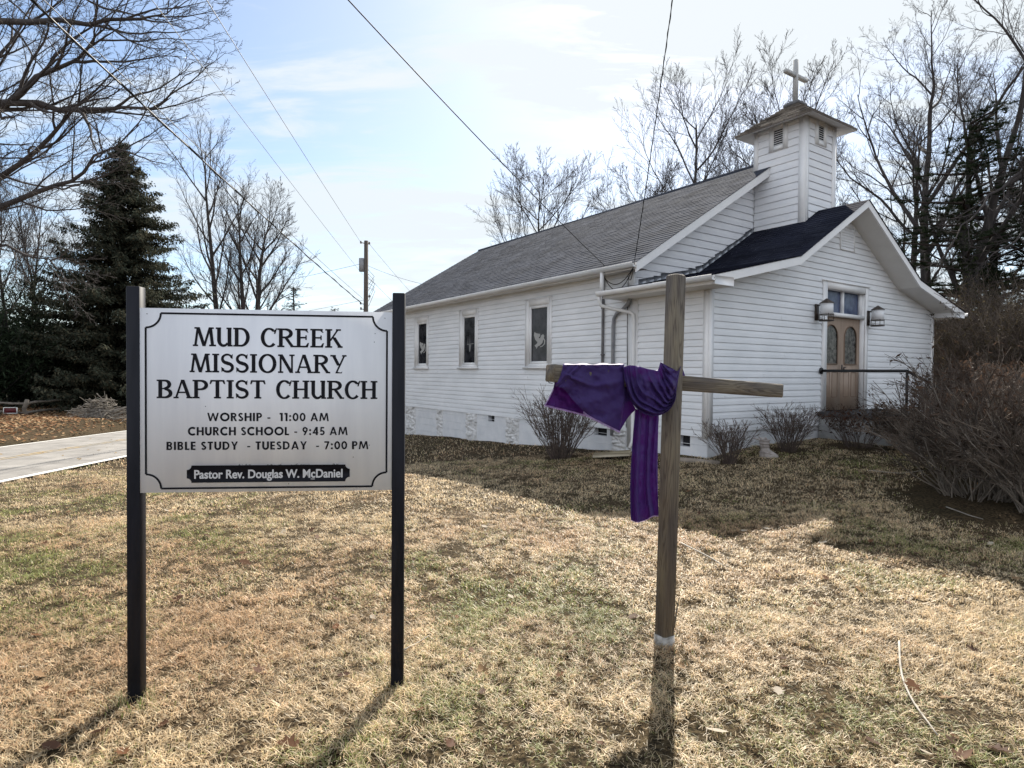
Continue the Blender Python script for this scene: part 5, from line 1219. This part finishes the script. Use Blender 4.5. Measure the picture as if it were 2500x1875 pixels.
# evergreens
def spruce(name, x, y, H, R, seed, label, z=None, group=None):
    rnd = np.random.RandomState(seed); gt, gc = Geo(), Geo(); gt.tube([(0, 0, -.3), (0, 0, H * .6), (0, 0, H)], [R * .045, R * .028, .015], 8); 
    zz = .25
    while zz < H - .1:
        f = 1 - zz / H; nb = max(5, int(6 + 8 * f)); a0 = rnd.uniform(0, 6.28)
        for k in range(nb):
            a = a0 + k * 6.283 / nb + rnd.uniform(-.5, .5); L = R * (f ** .8) * rnd.uniform(.35, 1.12) + .18; m = 7; t = np.linspace(0, 1, m); zj = rnd.uniform(-.22, .22)
            dz = -.42 * L * t + .34 * L * t ** 2.2 + rnd.uniform(-.05, .05) * L
            P = np.stack([np.cos(a) * L * t, np.sin(a) * L * t, zz + zj + dz], 1); gt_r = .012 + .02 * f
            gc.tube(P, np.linspace(gt_r, .004, m), 3, col=(.06, .05, .04))
            ns = int(16 + 34 * L)
            tt = rnd.uniform(.12, 1, ns); base = np.stack([np.interp(tt, t, P[:, j]) for j in range(3)], 1)
            sl = (.16 + .34 * (1 - tt)) * min(1, L * .6) ; sa = a + rnd.choice([-1, 1], ns) * rnd.uniform(.5, 1.25, ns); dr = rnd.uniform(-.55, -.05, ns)
            D = np.stack([np.cos(sa), np.sin(sa), dr], 1) * sl[:, None]
            for rep in range(3):
                w = rnd.uniform(.022, .05, ns)[:, None]; off = D * rnd.uniform(0, .75, ns)[:, None]
                S_ = np.stack([-np.sin(sa), np.cos(sa), rnd.uniform(-.7, .7, ns)], 1) * w
                d2 = D * rnd.uniform(.3, .55, ns)[:, None] + rnd.normal(0, .06, (ns, 3)) - np.array([0, 0, .05]); b0 = base + off + rnd.normal(0, .07, (ns, 3))
                V = np.stack([b0 - S_ * .3, b0 + d2 * .5 - S_, b0 + d2, b0 + d2 * .5 + S_], 1)
                C = np.array([.044, .050, .036]) * rnd.uniform(.5, 1.6, ns)[:, None] + np.array([.035, .022, .012]) * (rnd.rand(ns)[:, None] < .35)
                i = gc.add(V.reshape(-1, 3), np.repeat(C, 4, 0)); kx = np.arange(ns)[:, None] * 4 + i; gc.q.append(np.hstack([kx, kx + 1, kx + 2, kx + 3]))
        zz += .17 + .10 * f
    o = empty(name, (x, y, gz(x, y) if z is None else z), 0, label, 'tree', group); gt.build('trunk', MAT['bark_dark'], o); gc.build('crown', MAT['needle'], o); return o
spruce('spruce_tree', at_x(300, 32), 32, 13.6, 6.3, 4, 'dark pointed spruce across the road, left of the sign', z=-.3)
def pine(name, x, y, H, r, seed, label, lo=.35, R=4.0, group=None, nb=26, tuft=1.0, ivy=True):
    rnd = np.random.RandomState(seed); gt, gc = Geo(), Geo(); n = 9; t = np.linspace(0, 1, n)
    P = np.stack([np.cumsum(rnd.normal(0, .08, n)), np.cumsum(rnd.normal(0, .08, n)), -.3 + (H + .3) * t], 1); gt.tube(P, np.linspace(r, .05, n), 9)
    for k in range(nb):
        f = lo + (1 - lo) * (k + rnd.rand()) / nb; q = np.array([np.interp(f, t, P[:, j]) for j in range(3)]); a = rnd.uniform(0, 6.28); L = R * rnd.uniform(.5, 1.05) * (1.1 - .75 * (f - lo) / (1 - lo)); m = 6; tt = np.linspace(0, 1, m)
        B = q + np.stack([np.cos(a) * L * tt, np.sin(a) * L * tt, .10 * L * tt + .10 * L * tt ** 2], 1) + rnd.normal(0, .05, (m, 3)) * tt[:, None]; gc.tube(B, np.linspace(.06, .014, m), 4, col=(.05, .04, .035))
        nt_ = int(9 + 6 * L)
        for s in range(nt_):
            u = rnd.uniform(.3, 1); c = np.array([np.interp(u, tt, B[:, j]) for j in range(3)]) + rnd.normal(0, .30, 3) * np.array([1, 1, .35]); nn = int(20 * tuft)
            d = rnd.normal(0, 1, (nn, 3)); d[:, 2] = np.abs(d[:, 2]) * .7; d /= np.linalg.norm(d, axis=1)[:, None]; ln_ = rnd.uniform(.14, .26, nn)[:, None]; w = np.cross(d, rnd.normal(0, 1, (nn, 3))); w = w / np.linalg.norm(w, axis=1)[:, None] * .010
            V = np.stack([c - w, c + w, c + d * ln_], 1); C = np.array([.024, .033, .018]) * rnd.uniform(.6, 1.6, nn)[:, None]
            i = gc.add(V.reshape(-1, 3), np.repeat(C, 3, 0)); kx = np.arange(nn)[:, None] * 3 + i; gc.t.append(np.hstack([kx, kx + 1, kx + 2]))
    if ivy:
        nn = 2600; f = rnd.uniform(0, .75, nn) ** 1.1; a = rnd.uniform(0, 6.28, nn); c = np.stack([np.interp(f, t, P[:, j]) for j in range(3)], 1); rr = (r * (1 - .6 * f) + rnd.uniform(0, .12, nn)); c[:, 0] += np.cos(a) * rr; c[:, 1] += np.sin(a) * rr
        d = rnd.normal(0, .055, (nn, 3)); e_ = rnd.normal(0, .055, (nn, 3)); V = np.stack([c, c + d, c + d + e_, c + e_], 1); C = np.array([.028, .034, .018]) * rnd.uniform(.5, 1.8, nn)[:, None]
        i = gc.add(V.reshape(-1, 3), np.repeat(C, 4, 0)); kx = np.arange(nn)[:, None] * 4 + i; gc.q.append(np.hstack([kx, kx + 1, kx + 2, kx + 3]))
    o = empty(name, (x, y, gz(x, y)), 0, label, 'tree', group); gt.build('trunk', MAT['bark_dark'], o); gc.build('crown', MAT['needle'], o); return o
GP = 'dark pines right of the church'
pine('pine_tree', at_x(2352, 24), 24, 11.0, .26, 1, 'ivy covered dark pine just past the right eave of the porch', .30, 3.8, GP, 44, 1.8)
pine('pine_tree', at_x(2437, 26), 26, 9.0, .24, 2, 'shorter ivy covered pine further right, near the frame edge', .42, 3.9, GP, 36, 1.8)
pine('pine_tree', at_x(2560, 25), 25, 10.5, .25, 6, 'pine mostly outside the frame, branches entering from the right', .4, 3.6, GP, 34, 1.8)
pine('pine_tree', at_x(718, 60), 60, 11.2, .2, 3, 'small round topped pine beyond the sign, left of the utility pole', .3, 2.4, None, 22, 2.0, False)
pine('pine_tree', at_x(818, 75), 75, 11.0, .2, 7, 'distant pine tip just above the sign board', .4, 2.2, None, 14, 2.0, False)

# shrubs
def twig_shrub(name, x, y, H, R, n, seed, label, group=None, m='shrub_twig', flat=False, rb=.12, kids=3, stem=.006, leaves=0, lcol=(.1, .06, .04), cat_='shrub', droop=0.0, spread=1.0, wob=.09, ms='shrub_twig'):
    rnd = random.Random(seed); g0 = Geo(); g_ = Geo(); gl = Geo()
    for k in range(n):
        a = rnd.uniform(0, 6.28); q = math.sqrt(rnd.random()); p = np.array([math.cos(a) * rb * q, math.sin(a) * rb * q, -.04]); 
        a2 = a + rnd.gauss(0, .5); lean = spread * (R / H) * rnd.random() ** .6
        d = norm(np.array([math.cos(a2) * lean, math.sin(a2) * lean, 1.0])); L = H / max(d[2], .35) * rnd.uniform(.72, 1.0)
        if flat: L = min(L, 1.35 * H)
        mm = 6; pts = [p]; dirs = [d]
        for i in range(mm):
            d = norm(d + np.array([rnd.gauss(0, wob), rnd.gauss(0, wob), .02 - droop * i / mm])); pts.append(pts[-1] + d * L / mm); dirs.append(d)
        pts = np.array(pts); 
        if flat: pts[:, 2] = np.minimum(pts[:, 2], H * (1 - .25 * ((pts[:, 0] ** 2 + pts[:, 1] ** 2) / R ** 2)))
        pts[1:, 2] = np.maximum(pts[1:, 2], .02)
        r = stem * rnd.uniform(.6, 1.3); g0.tube(pts, np.linspace(r, r * .45, mm + 1), 4)
        for c in range(kids):
            t = rnd.uniform(.35, .97); i = min(int(t * mm), mm - 1); f = t * mm - i; q_ = pts[i] * (1 - f) + pts[i + 1] * f; dd = turn(dirs[i], rnd.uniform(.3, .75), rnd.uniform(0, 6.28)); l2 = L * rnd.uniform(.12, .30)
            e_ = q_ + dd * l2; e_[2] = max(e_[2], .02)
            if flat: e_[2] = min(e_[2], H * 1.03)
            b2 = (q_ + e_) / 2 + np.array([rnd.gauss(0, .03) * l2, rnd.gauss(0, .03) * l2, 0]); g_.tube([q_, b2, e_], [r * .6, r * .45, r * (.55 if flat else .3)], 3)
            for c2 in range(2):
                d3 = turn(dd, rnd.uniform(.3, .8), rnd.uniform(0, 6.28)); e3 = b2 + d3 * l2 * rnd.uniform(.3, .6); e3[2] = max(e3[2], .02); g_.tube([b2, e3], [r * .4, r * .3], 3)
                for lv in range(leaves):
                    c0 = b2 + (e3 - b2) * rnd.random() + np.array([rnd.gauss(0, .02) for _ in range(3)]); v1 = np.array([rnd.gauss(0, .022) for _ in range(3)]); v2 = np.array([rnd.gauss(0, .016) for _ in range(3)])
                    cc_ = np.array(lcol) * rnd.uniform(.5, 1.6); gl.quad(c0, c0 + v1 + v2 * .5, c0 + v1 * 2, c0 + v1 - v2 * .5, col=cc_)
    o = empty(name, (x, y, gz(x, y)), 0, label, cat_, group); g0.build('stems', MAT[ms], o); g_.build('twigs', MAT[m], o)
    if gl.n: gl.build('leaves', MAT['leaf'], o)
    return o
GS = 'pruned shrubs along the church wall'
twig_shrub('shrub', 1.0, 12.45, 1.32, .82, 105, 1, 'upright bare shrub in front of the long side wall, behind the purple cloth', GS, stem=.008, rb=.20, kids=5)
twig_shrub('shrub', 3.70, 10.45, .72, .56, 62, 2, 'small clipped bare shrub at the front left porch corner', GS, flat=True, rb=.08, stem=.0065, kids=5)
twig_shrub('shrub', 5.05, 11.2, .86, .60, 78, 3, 'clipped bare shrub between the boot planter and the steps', GS, flat=True, rb=.13, stem=.006, kids=5)
twig_shrub('shrub', 6.55, 11.6, .80, .72, 90, 4, 'reddish twiggy shrub in front of the entrance landing', GS, flat=True, rb=.2, m='privet_red', stem=.004, kids=4, leaves=1, lcol=(.06, .03, .02))
GH = 'tall unpruned shrubs at the right edge of the lawn'
for k, (x, y, H_, R_, n_, lb, m_, lvs) in enumerate([
        (7.4, 11.0, .9, .7, 70, 'lower brown twiggy shrub nearest the entrance steps', 'privet_twig', 1), (5.75, 7.6, 1.05, .95, 85, 'twiggy shrub with low sprawling stems at the lawn edge', 'privet_twig', 0),
        (6.85, 8.8, 1.32, 1.0, 90, 'tall brown twiggy shrub in the middle of the lawn edge shrubs', 'privet_twig', 1), (6.25, 7.3, 1.5, .95, 95, 'tall reddish twiggy shrub at the right frame edge', 'privet_red', 1),
        (7.55, 9.5, 1.6, 1.1, 100, 'reddish twiggy shrub behind the lawn edge shrubs', 'privet_red', 2), (8.6, 10.9, 1.7, 1.2, 100, 'leafy twiggy shrub beside the handrail', 'privet_red', 2),
        (5.95, 6.6, 1.3, .95, 85, 'twiggy shrub with tangled crossing stems nearest the camera', 'privet_twig', 0)]):
    twig_shrub('lawn_shrub', x, y, H_, R_, n_, 40 + k, lb, GH, m=m_, rb=.34, kids=11, stem=.0095, leaves=lvs, lcol=(.075, .048, .034), spread=1.15, droop=.05, wob=.20, ms='shrub_stem')
GU = 'thicket right of the church'
for k, (px, Y_, H_) in enumerate([(2330, 17.5, 3.2), (2420, 17, 3.0), (2500, 16, 3.3), (2310, 21, 3.9), (2390, 21, 4.3), (2475, 20, 4.2), (2560, 18, 4.0)]):
    twig_shrub('thicket_shrub', at_x(px, Y_), Y_, H_, 1.9, 120, 80 + k, ['dense brown thicket shrub right of the porch corner', 'brown thicket shrub under the nearer pine', 'brown thicket shrub at the right frame edge', 'taller thicket shrub behind the porch corner', 'taller thicket shrub between the two pine trunks', 'taller thicket shrub right of the second pine trunk', 'thicket shrub running out of the frame on the right'][k], GU, m=('privet_twig', 'privet_red')[k % 2], rb=.7, kids=7, stem=.012, leaves=4, lcol=(.07, .055, .032), cat_='thicket', wob=.18)

# evergreen undergrowth across the road
def leafy_shrub(name, x, y, H, R, n, seed, label, group, col=(.022, .032, .018), ls=.055, z=None):
    rnd = np.random.RandomState(seed); gs, gl = Geo(), Geo()
    nb = 46
    for k in range(nb):
        a = rnd.uniform(0, 6.28); ro_ = R * rnd.rand() ** .5; tip = np.array([math.cos(a) * ro_, math.sin(a) * ro_, H * (1 - .55 * (ro_ / R) ** 2) * rnd.uniform(.45, 1.05)]); b0 = np.array([math.cos(a) * .3, math.sin(a) * .3, -.1])
        mid = b0 * .4 + tip * .6 + rnd.normal(0, .12, 3) - np.array([0, 0, .1 * H]); t = np.linspace(0, 1, 6)[:, None]; P = b0 * (1 - t) ** 2 + 2 * mid * t * (1 - t) + tip * t ** 2
        gs.tube(P, np.linspace(.03, .008, 6), 4); m = n // nb; u = rnd.uniform(.25, 1.05, m)
        c = np.stack([np.interp(u, t[:, 0], P[:, j]) for j in range(3)], 1) + rnd.normal(0, .26, (m, 3)); c[:, 2] = np.maximum(c[:, 2], .05)
        v1 = rnd.normal(0, ls, (m, 3)); v2 = rnd.normal(0, ls * .6, (m, 3)); V = np.stack([c, c + v1 + v2 * .5, c + v1 * 2, c + v1 - v2 * .5], 1); C = np.array(col) * rnd.uniform(.4, 1.9, m)[:, None]
        i = gl.add(V.reshape(-1, 3), np.repeat(C, 4, 0)); kx = np.arange(m)[:, None] * 4 + i; gl.q.append(np.hstack([kx, kx + 1, kx + 2, kx + 3]))
    o = empty(name, (x, y, gz(x, y) if z is None else z), 0, label, 'shrub', group); gs.build('stems', MAT['bark_dark'], o); gl.build('leaves', MAT['leaf'], o); return o
GE = 'dark evergreen shrubs behind the fence'
for k, (px, Y_, H_, R_, lb) in enumerate([(20, 30, 6.6, 3.2, 'dark evergreen shrub behind the red sign'), (110, 33, 6.2, 3.4, 'dark evergreen shrub behind the fence post'), (200, 37, 6.0, 3.4, 'dark evergreen shrub behind the brush pile'), (285, 40, 4.8, 3.0, 'dark evergreen shrub under the spruce'), (-70, 28, 6.8, 3.2, 'dark evergreen shrub cut by the left frame edge'),
        (150, 32, 2.9, 1.8, 'low dark shrub just behind the split rail'), (60, 38, 8.5, 3.8, 'tallest dark evergreen shrub in the left woods'), (250, 36.5, 3.0, 1.9, 'low dark shrub beside the brush pile')]):
    leafy_shrub('evergreen_shrub', at_x(px, Y_), Y_, H_, R_, 13000, 120 + k, lb, GE, ls=.07)
GF = 'shrubs beyond the sign board'
for k, (px, Y_, H_, R_, cl_, lb) in enumerate([(480, 48, 8.2, 3.2, (.06, .065, .03), 'olive green shrub beyond the sign, beside the spruce'), (560, 52, 9.0, 3.0, (.05, .055, .03), 'olive shrub at the foot of the tallest tree behind the sign'), (680, 56, 10.6, 2.8, (.13, .10, .075), 'greyish brown shrub beyond the sign, left of the small pine'), (770, 66, 9.2, 3.2, (.10, .085, .06), 'distant brown shrub beyond the sign near the utility pole'), (610, 60, 10.2, 3.4, (.12, .095, .07), 'brown shrub far beyond the sign between the bare trunks')]):
    leafy_shrub('distant_shrub', at_x(px, Y_), Y_, H_, R_, 3600, 150 + k, lb, GF, col=cl_, ls=.09, z=-1.3)
GW = 'thin bare trees in the woods across the road'
proto = bare_tree('thin_tree', at_x(25, 31), 31, 14, .13, FOREST, 90, 'thin bare tree behind the red sign in the left woods', GW, mt='bark_dark')
for px, Y_, s, rz, lb in [(110, 34, .95, 1.1, 'thin bare tree behind the fence post in the left woods'), (-60, 30, 1.05, 2.3, 'thin bare tree cut by the left frame edge'), (190, 38, 1.1, 3.7, 'thin bare tree left of the spruce tip'), (70, 42, 1.2, 4.9, 'thin bare tree deepest in the left woods'), (420, 50, 1.0, .6, 'thin bare tree right behind the spruce')]:
    copy_tree(proto, at_x(px, Y_), Y_, s, rz, lb)
# one far wood that closes the horizon on all sides
g = Geo(); rw = np.random.RandomState(6)
nn = 60000; an = rw.uniform(0, 2 * math.pi, nn); rad = rw.uniform(150, 230, nn); hh = 7 * rw.rand(nn) ** .8 * (0.6 + .5 * np.sin(an * 17) * np.sin(an * 7 + 1))
c = np.stack([np.sin(an) * rad, np.cos(an) * rad, -2.5 + hh], 1); v1 = rw.normal(0, .5, (nn, 3)); v2 = rw.normal(0, .4, (nn, 3)); C = np.array([.10, .09, .075]) * rw.uniform(.5, 1.5, nn)[:, None]
i = g.add(np.stack([c, c + v1, c + v1 + v2, c + v2], 1).reshape(-1, 3), np.repeat(C, 4, 0)); kx = np.arange(nn)[:, None] * 4 + i; g.q.append(np.hstack([kx, kx + 1, kx + 2, kx + 3]))
fw = g.build('distant_woods', MAT['leaf'], None); tag(fw, 'far brown winter woods along the horizon', 'woods', kind='stuff')

# ---------------------------------------------------------------- fence, red sign, brush pile
def log(g, a, b, r, rnd, n=6):
    a, b = np.array(a, float), np.array(b, float); t = np.linspace(0, 1, n)[:, None]; P = a + (b - a) * t + np.array([[rnd.gauss(0, r * .3) for _ in range(3)] for _ in range(n)]); g.tube(P, [r * rnd.uniform(.8, 1.1) for _ in range(n)], 6, True)
rf2 = random.Random(12)
fo = on_ground(62, 1013); fx, fy = fo[0], fo[1]; fz_ = gz(fx, fy)
fence = empty('split_rail_fence', (fx, fy, fz_), 0, 'old split rail fence with mossy rails across the road', 'fence')
e1 = np.array([at_x(250, fy + 7.5) - fx, 7.5, 0]); e2 = np.array([at_x(-150, fy + 1.2) - fx, 1.2, 0])
for p in ((0, 0, 0), tuple(e1 * .55), tuple(e2 * .75)):
    g = Geo(); log(g, (p[0], p[1], -.3), (p[0], p[1], .62), .085, rf2); g.build('post', MAT['fence'], fence)
for a, b in (((0, 0), e1 * .55), (e1 * .55, e1), ((0, 0), e2 * .75)):
    for zz in (.10, .47):
        g = Geo(); log(g, (a[0], a[1], zz), (b[0], b[1], zz + rf2.uniform(-.02, .05)), .055, rf2); g.build('rail', MAT['fence'], fence)
rp_ = at(25, 1000, fy - .25); 
rs_ = empty('yard_sign', (rp_[0], fy - .25, gz(rp_[0], fy - .25)), .3, 'small red sign with white frame leaning at the rail fence', 'sign')
g = Geo(); sw = .21; g.box(-sw, sw, 0, .02, .06, .26); g.build('panel', MAT['red_sign'], rs_)
g = Geo()
for a, b, c, d in ((-sw - .03, sw + .03, .261, .29), (-sw - .03, sw + .03, .03, .059), (-sw - .03, -sw - .001, .059, .261), (sw + .001, sw + .03, .059, .261)): g.box(a, b, -.01, .03, c, d)
g.build('frame', MAT['white_paint'], rs_)
g = Geo()
for x in (-.15, .15): g.box(x - .015, x + .015, .005, .025, -.2, .03)
g.build('stake', MAT['fence'], rs_)
bpile = on_ground(245, 1030); g = Geo(); rb_ = random.Random(3)
for k in range(420):
    a = rb_.uniform(0, 6.28); q = abs(rb_.gauss(0, .8)); x, y = math.cos(a) * q * 1.15, math.sin(a) * q * .6; zt = .85 * math.exp(-(x * x) / 1.2 - (y * y) / .4) * rb_.random()
    d = norm(np.array([rb_.gauss(0, 1), rb_.gauss(0, .6), rb_.gauss(0, .25)])) * rb_.uniform(.25, .9); p = np.array([x, y, zt]); g.tube([p - d / 2, p + np.array([0, 0, rb_.uniform(0, .06)]), p + d / 2], [rb_.uniform(.008, .022), .012, .006], 4)
for k in range(9):
    x = rb_.uniform(-1.2, 1.3); g.tube([(x - .7, -.35, .1), (x, -.3, .35), (x + .8, -.1, rb_.uniform(.3, .8))], [.03, .025, .015], 5)
bo = g.build('brush_pile', MAT['deadwood'], None, loc=(bpile[0], bpile[1], gz(bpile[0], bpile[1]))); tag(bo, 'heap of grey cut branches at the far side of the road', 'brush pile')

# ---------------------------------------------------------------- utility pole and wires
pY = 35.0; ptop = at(894, 588, pY); pxw, zb = float(ptop[0]), gz(ptop[0], pY)
pole = empty('utility_pole', (pxw, pY, zb), 0, 'wooden utility pole with wires beyond the church sign', 'utility pole')
g = Geo(); g.tube([(0, 0, -1), (0, 0, ptop[2] - zb)], [.16, .115], 10, True); g.build('pole', MAT['pole'], pole, smooth=True)
g = Geo(); g.tube([(-.24, -.05, ptop[2] - zb - 1.75), (-.24, -.05, ptop[2] - zb - 1.0)], .15, 10, True); g.build('transformer', MAT['grey_pipe'], pole)
g = Geo()
for z_, xx in ((-.15, -.3), (-.2, .18), (-3.6, -.3), (-3.9, -.28), (-3.2, .2)):
    zz = ptop[2] - zb + z_; g.tube([(0, 0, zz), (xx, 0, zz + .05)], .025, 5, True); g.tube([(xx, 0, zz), (xx, 0, zz + .14)], .05, 6, True)
g.build('insulator', MAT['dark_pipe'], pole)
g = Geo(); 
for q in range(5): 
    a = rf2.uniform(0, 3); g.tube([(.1, 0, ptop[2] - zb - 1.6 - q * .25), (.45, .1 * a, ptop[2] - zb - 2.0 - q * .2), (.15, 0, ptop[2] - zb - 2.5 - q * .3)], .012, 4)
g.build('jumper_wire', MAT['cable'], pole)
def wire(a, b, sag, r, label, n=40, group=None, extra=()):
    P = hang(a, b, sag, n); g = Geo(); g.tube(P, r, 5)
    for off, k in extra:
        t = np.linspace(0, 1, 200); Q = hang(a, b, sag, 200) + np.stack([off * np.cos(t * 90), off * np.sin(t * 90) * 0, off * np.sin(t * 90)], 1); g.tube(Q, r * .6, 4)
    o = g.build('overhead_wire', MAT['cable'], None); tag(o, label, 'wire', group); return o
PT3 = lambda dz, dx=0: (pxw + dx, pY, ptop[2] + dz)
def thru(p_from, px, py, Y_, k):
    """a straight run from p_from through the seen point and on past the camera"""
    q = at(px, py, Y_); p = np.array(p_from); return tuple(p + (q - p) * k)
GWi = 'wires running along the road'
wire(PT3(-3.5, -.3), thru(PT3(-3.5, -.3), 112, 0, 10.5, 1.6), .25, .019, 'thick cable bundle from the pole to the upper left, the lowest one', 60, GWi, extra=((.028, 1),))
wire(PT3(-3.25, -.2), thru(PT3(-3.25, -.2), 142, 0, 10.6, 1.6), .25, .009, 'thin wire just above the thick cable bundle', 60, GWi)
wire(PT3(-1.9, -.2), thru(PT3(-1.9, -.2), 385, 0, 11.5, 1.6), .15, .007, 'thin wire passing left of the vase shaped tree', 60, GWi)
wire(PT3(-.1, -.3), thru(PT3(-.1, -.3), 512, 0, 11.5, 1.6), .1, .008, 'topmost thin wire from the pole tip to the upper left', 60, GWi)
wire(PT3(-1.2, .1), (pxw - 26, pY + 8, 5.2), .5, .010, 'wire from the pole sagging left behind the sign', 40, GWi)
wire(PT3(-3.3, .1), (pxw - 30, pY + 12, 2.6), .3, .009, 'lower wire from the pole running left behind the sign', 40, GWi)
wire(PT3(-.2, .2), (pxw + 1.6, pY + 30, 6.2), .3, .009, 'wire continuing from the pole tip to behind the roof', 30, GWi)
wire(PT3(-2.0, .1), (pxw + 2.2, pY + 26, 3.8), .3, .009, 'lower wire continuing from the pole to behind the roof', 30, GWi)
wire(PT3(-1.4, .1), tuple(cw(4.5, 15.3, 5.0)), .25, .008, 'service wire from the pole to the far church gable', 30, GWi)
c1 = cw(-.42, 1.44, 3.80)
wire(tuple(c1), tuple(at(1650, -60, 7.6)), .10, .0065, 'twisted black service cable hanging down to the roof corner', 60, 'cables reaching the church roof corner', extra=((.008, 1),))
wire(tuple(cw(-.2, 2.5, 3.86)), thru(tuple(cw(-.2, 2.5, 3.86)), 872, 0, 7.0, 1.5), .12, .008, 'thin service wire crossing the sky to the church roof corner', 60, 'cables reaching the church roof corner')

# ---------------------------------------------------------------- small things by the wall
p = on_ground(1500, 1118); sb = Geo()
prof = [(-.34, .0, .11), (-.34, .28, .11), (.36, .24, .03), (.36, .04, .03)]
L0 = [(-.34, 0, .09), (.36, .05, .02), (.36, .27, .02), (-.34, .32, .09)]
sb.prism(L0, (0, 0, .015))
for a, b in ((0, 1), (2, 3), (3, 0)):
    A, B = np.array(L0[a]), np.array(L0[b]); sb.prism([tuple(A), tuple(B), tuple(B + (0, 0, .06)), tuple(A + (0, 0, .075))], tuple(norm(np.cross(B - A, UP)) * .012))
o = sb.build('splash_block', MAT['splash'], None, loc=(p[0] - .02, p[1] + .05, gz(p[0], p[1]) + .0)); o.rotation_euler = (0, 0, -.25 + math.pi); tag(o, 'tan plastic splash block under the downspout by the wall', 'splash block')
a = on_ground(1640, 1127); b = on_ground(1757, 1131)
tl_ = Geo(); dv = b - a; Lt = float(np.linalg.norm(dv[:2])); tl_.tube([(0, 0, .035), (Lt * .5, 0, .04), (Lt, 0, .035)], .052, 8, True)
o = tl_.build('landscape_timber', MAT['timber'], None, loc=tuple(a)); o.rotation_euler = (0, 0, math.atan2(dv[1], dv[0])); tag(o, 'short weathered timber lying beside the foundation', 'timber')
p = on_ground(1868, 1117)
bt = empty('boot_planter', (p[0], p[1], gz(p[0], p[1])), -.35, 'small weathered ceramic boot planter between two clipped shrubs', 'planter')
g = Geo(); sec = []
for z_, cx_, rx, ry in [(0, .06, .15, .075), (.03, .06, .155, .08), (.06, .055, .145, .08), (.10, .03, .11, .078), (.14, .0, .078, .075), (.18, -.012, .070, .070), (.20, -.012, .074, .074), (.26, -.015, .082, .080), (.30, -.015, .086, .084)]:
    sec.append([(cx_ + rx * math.cos(t), ry * math.sin(t), z_) for t in np.linspace(0, 2 * math.pi, 17)])
g.grid(np.array(sec)); g.poly([q for q in sec[0][:-1]]); g.build('boot', MAT['ceramic'], bt, smooth=True)
g = Geo()
for z_, r_ in ((.20, .078), (.25, .086), (.305, .088)):
    t = np.linspace(0, 2 * math.pi, 17); g.tube(np.stack([-.014 + r_ * np.cos(t), r_ * np.sin(t), np.full(17, z_)], 1), .010, 5)
g.tube([(-.10, .03, .09), (.0, .085, .10), (.10, .075, .075), (.19, .03, .05)], .008, 4); g.tube([(-.10, -.03, .09), (.0, -.085, .10), (.10, -.075, .075), (.19, -.03, .05)], .008, 4)
g.build('boot_trim', MAT['ceramic'], bt)
g = Geo(); rq = random.Random(2)
for k in range(16): g.tube([(rq.gauss(-.015, .03), rq.gauss(0, .03), .28), (rq.gauss(-.015, .05), rq.gauss(0, .05), rq.uniform(.31, .345))], .014, 5, True)
g.build('filling', MAT['ceramic'], bt)
# sticks on the lawn
def stick(pxs, r, label, m='stick', kids=()):
    P = [on_ground(*q, lift=.02) for q in pxs]; o0 = P[0]; g = Geo(); Q = np.array(P) - o0; 
    t = np.linspace(0, len(Q) - 1, 12); Q = np.stack([np.interp(t, np.arange(len(Q)), Q[:, k]) for k in range(3)], 1); Q[1:-1] = .25 * Q[:-2] + .5 * Q[1:-1] + .25 * Q[2:]; Q[:, 2] += .012
    g.tube(Q, np.linspace(r, r * .55, 12), 6, True)
    o = g.build('fallen_stick', MAT[m], None, smooth=True, loc=tuple(o0)); tag(o, label, 'stick', 'sticks lying on the lawn'); return o
stick([(2195, 1570), (2198, 1650), (2225, 1715), (2262, 1765), (2288, 1800)], .0062, 'pale bent stick lying at the right of the lawn')
stick([(1662, 1328), (1730, 1362), (1768, 1385)], .008, 'thin straw coloured twig just right of the cross')
stick([(2120, 1150), (2200, 1158), (2255, 1150)], .006, 'thin pale twig under the big shrubs')
stick([(2310, 1240), (2370, 1262), (2400, 1270)], .007, 'curved twig sticking out below the big shrubs', 'deadwood')
stick([(985, 1592), (1020, 1574), (1048, 1556)], .004, 'short forked twig right of the sign')
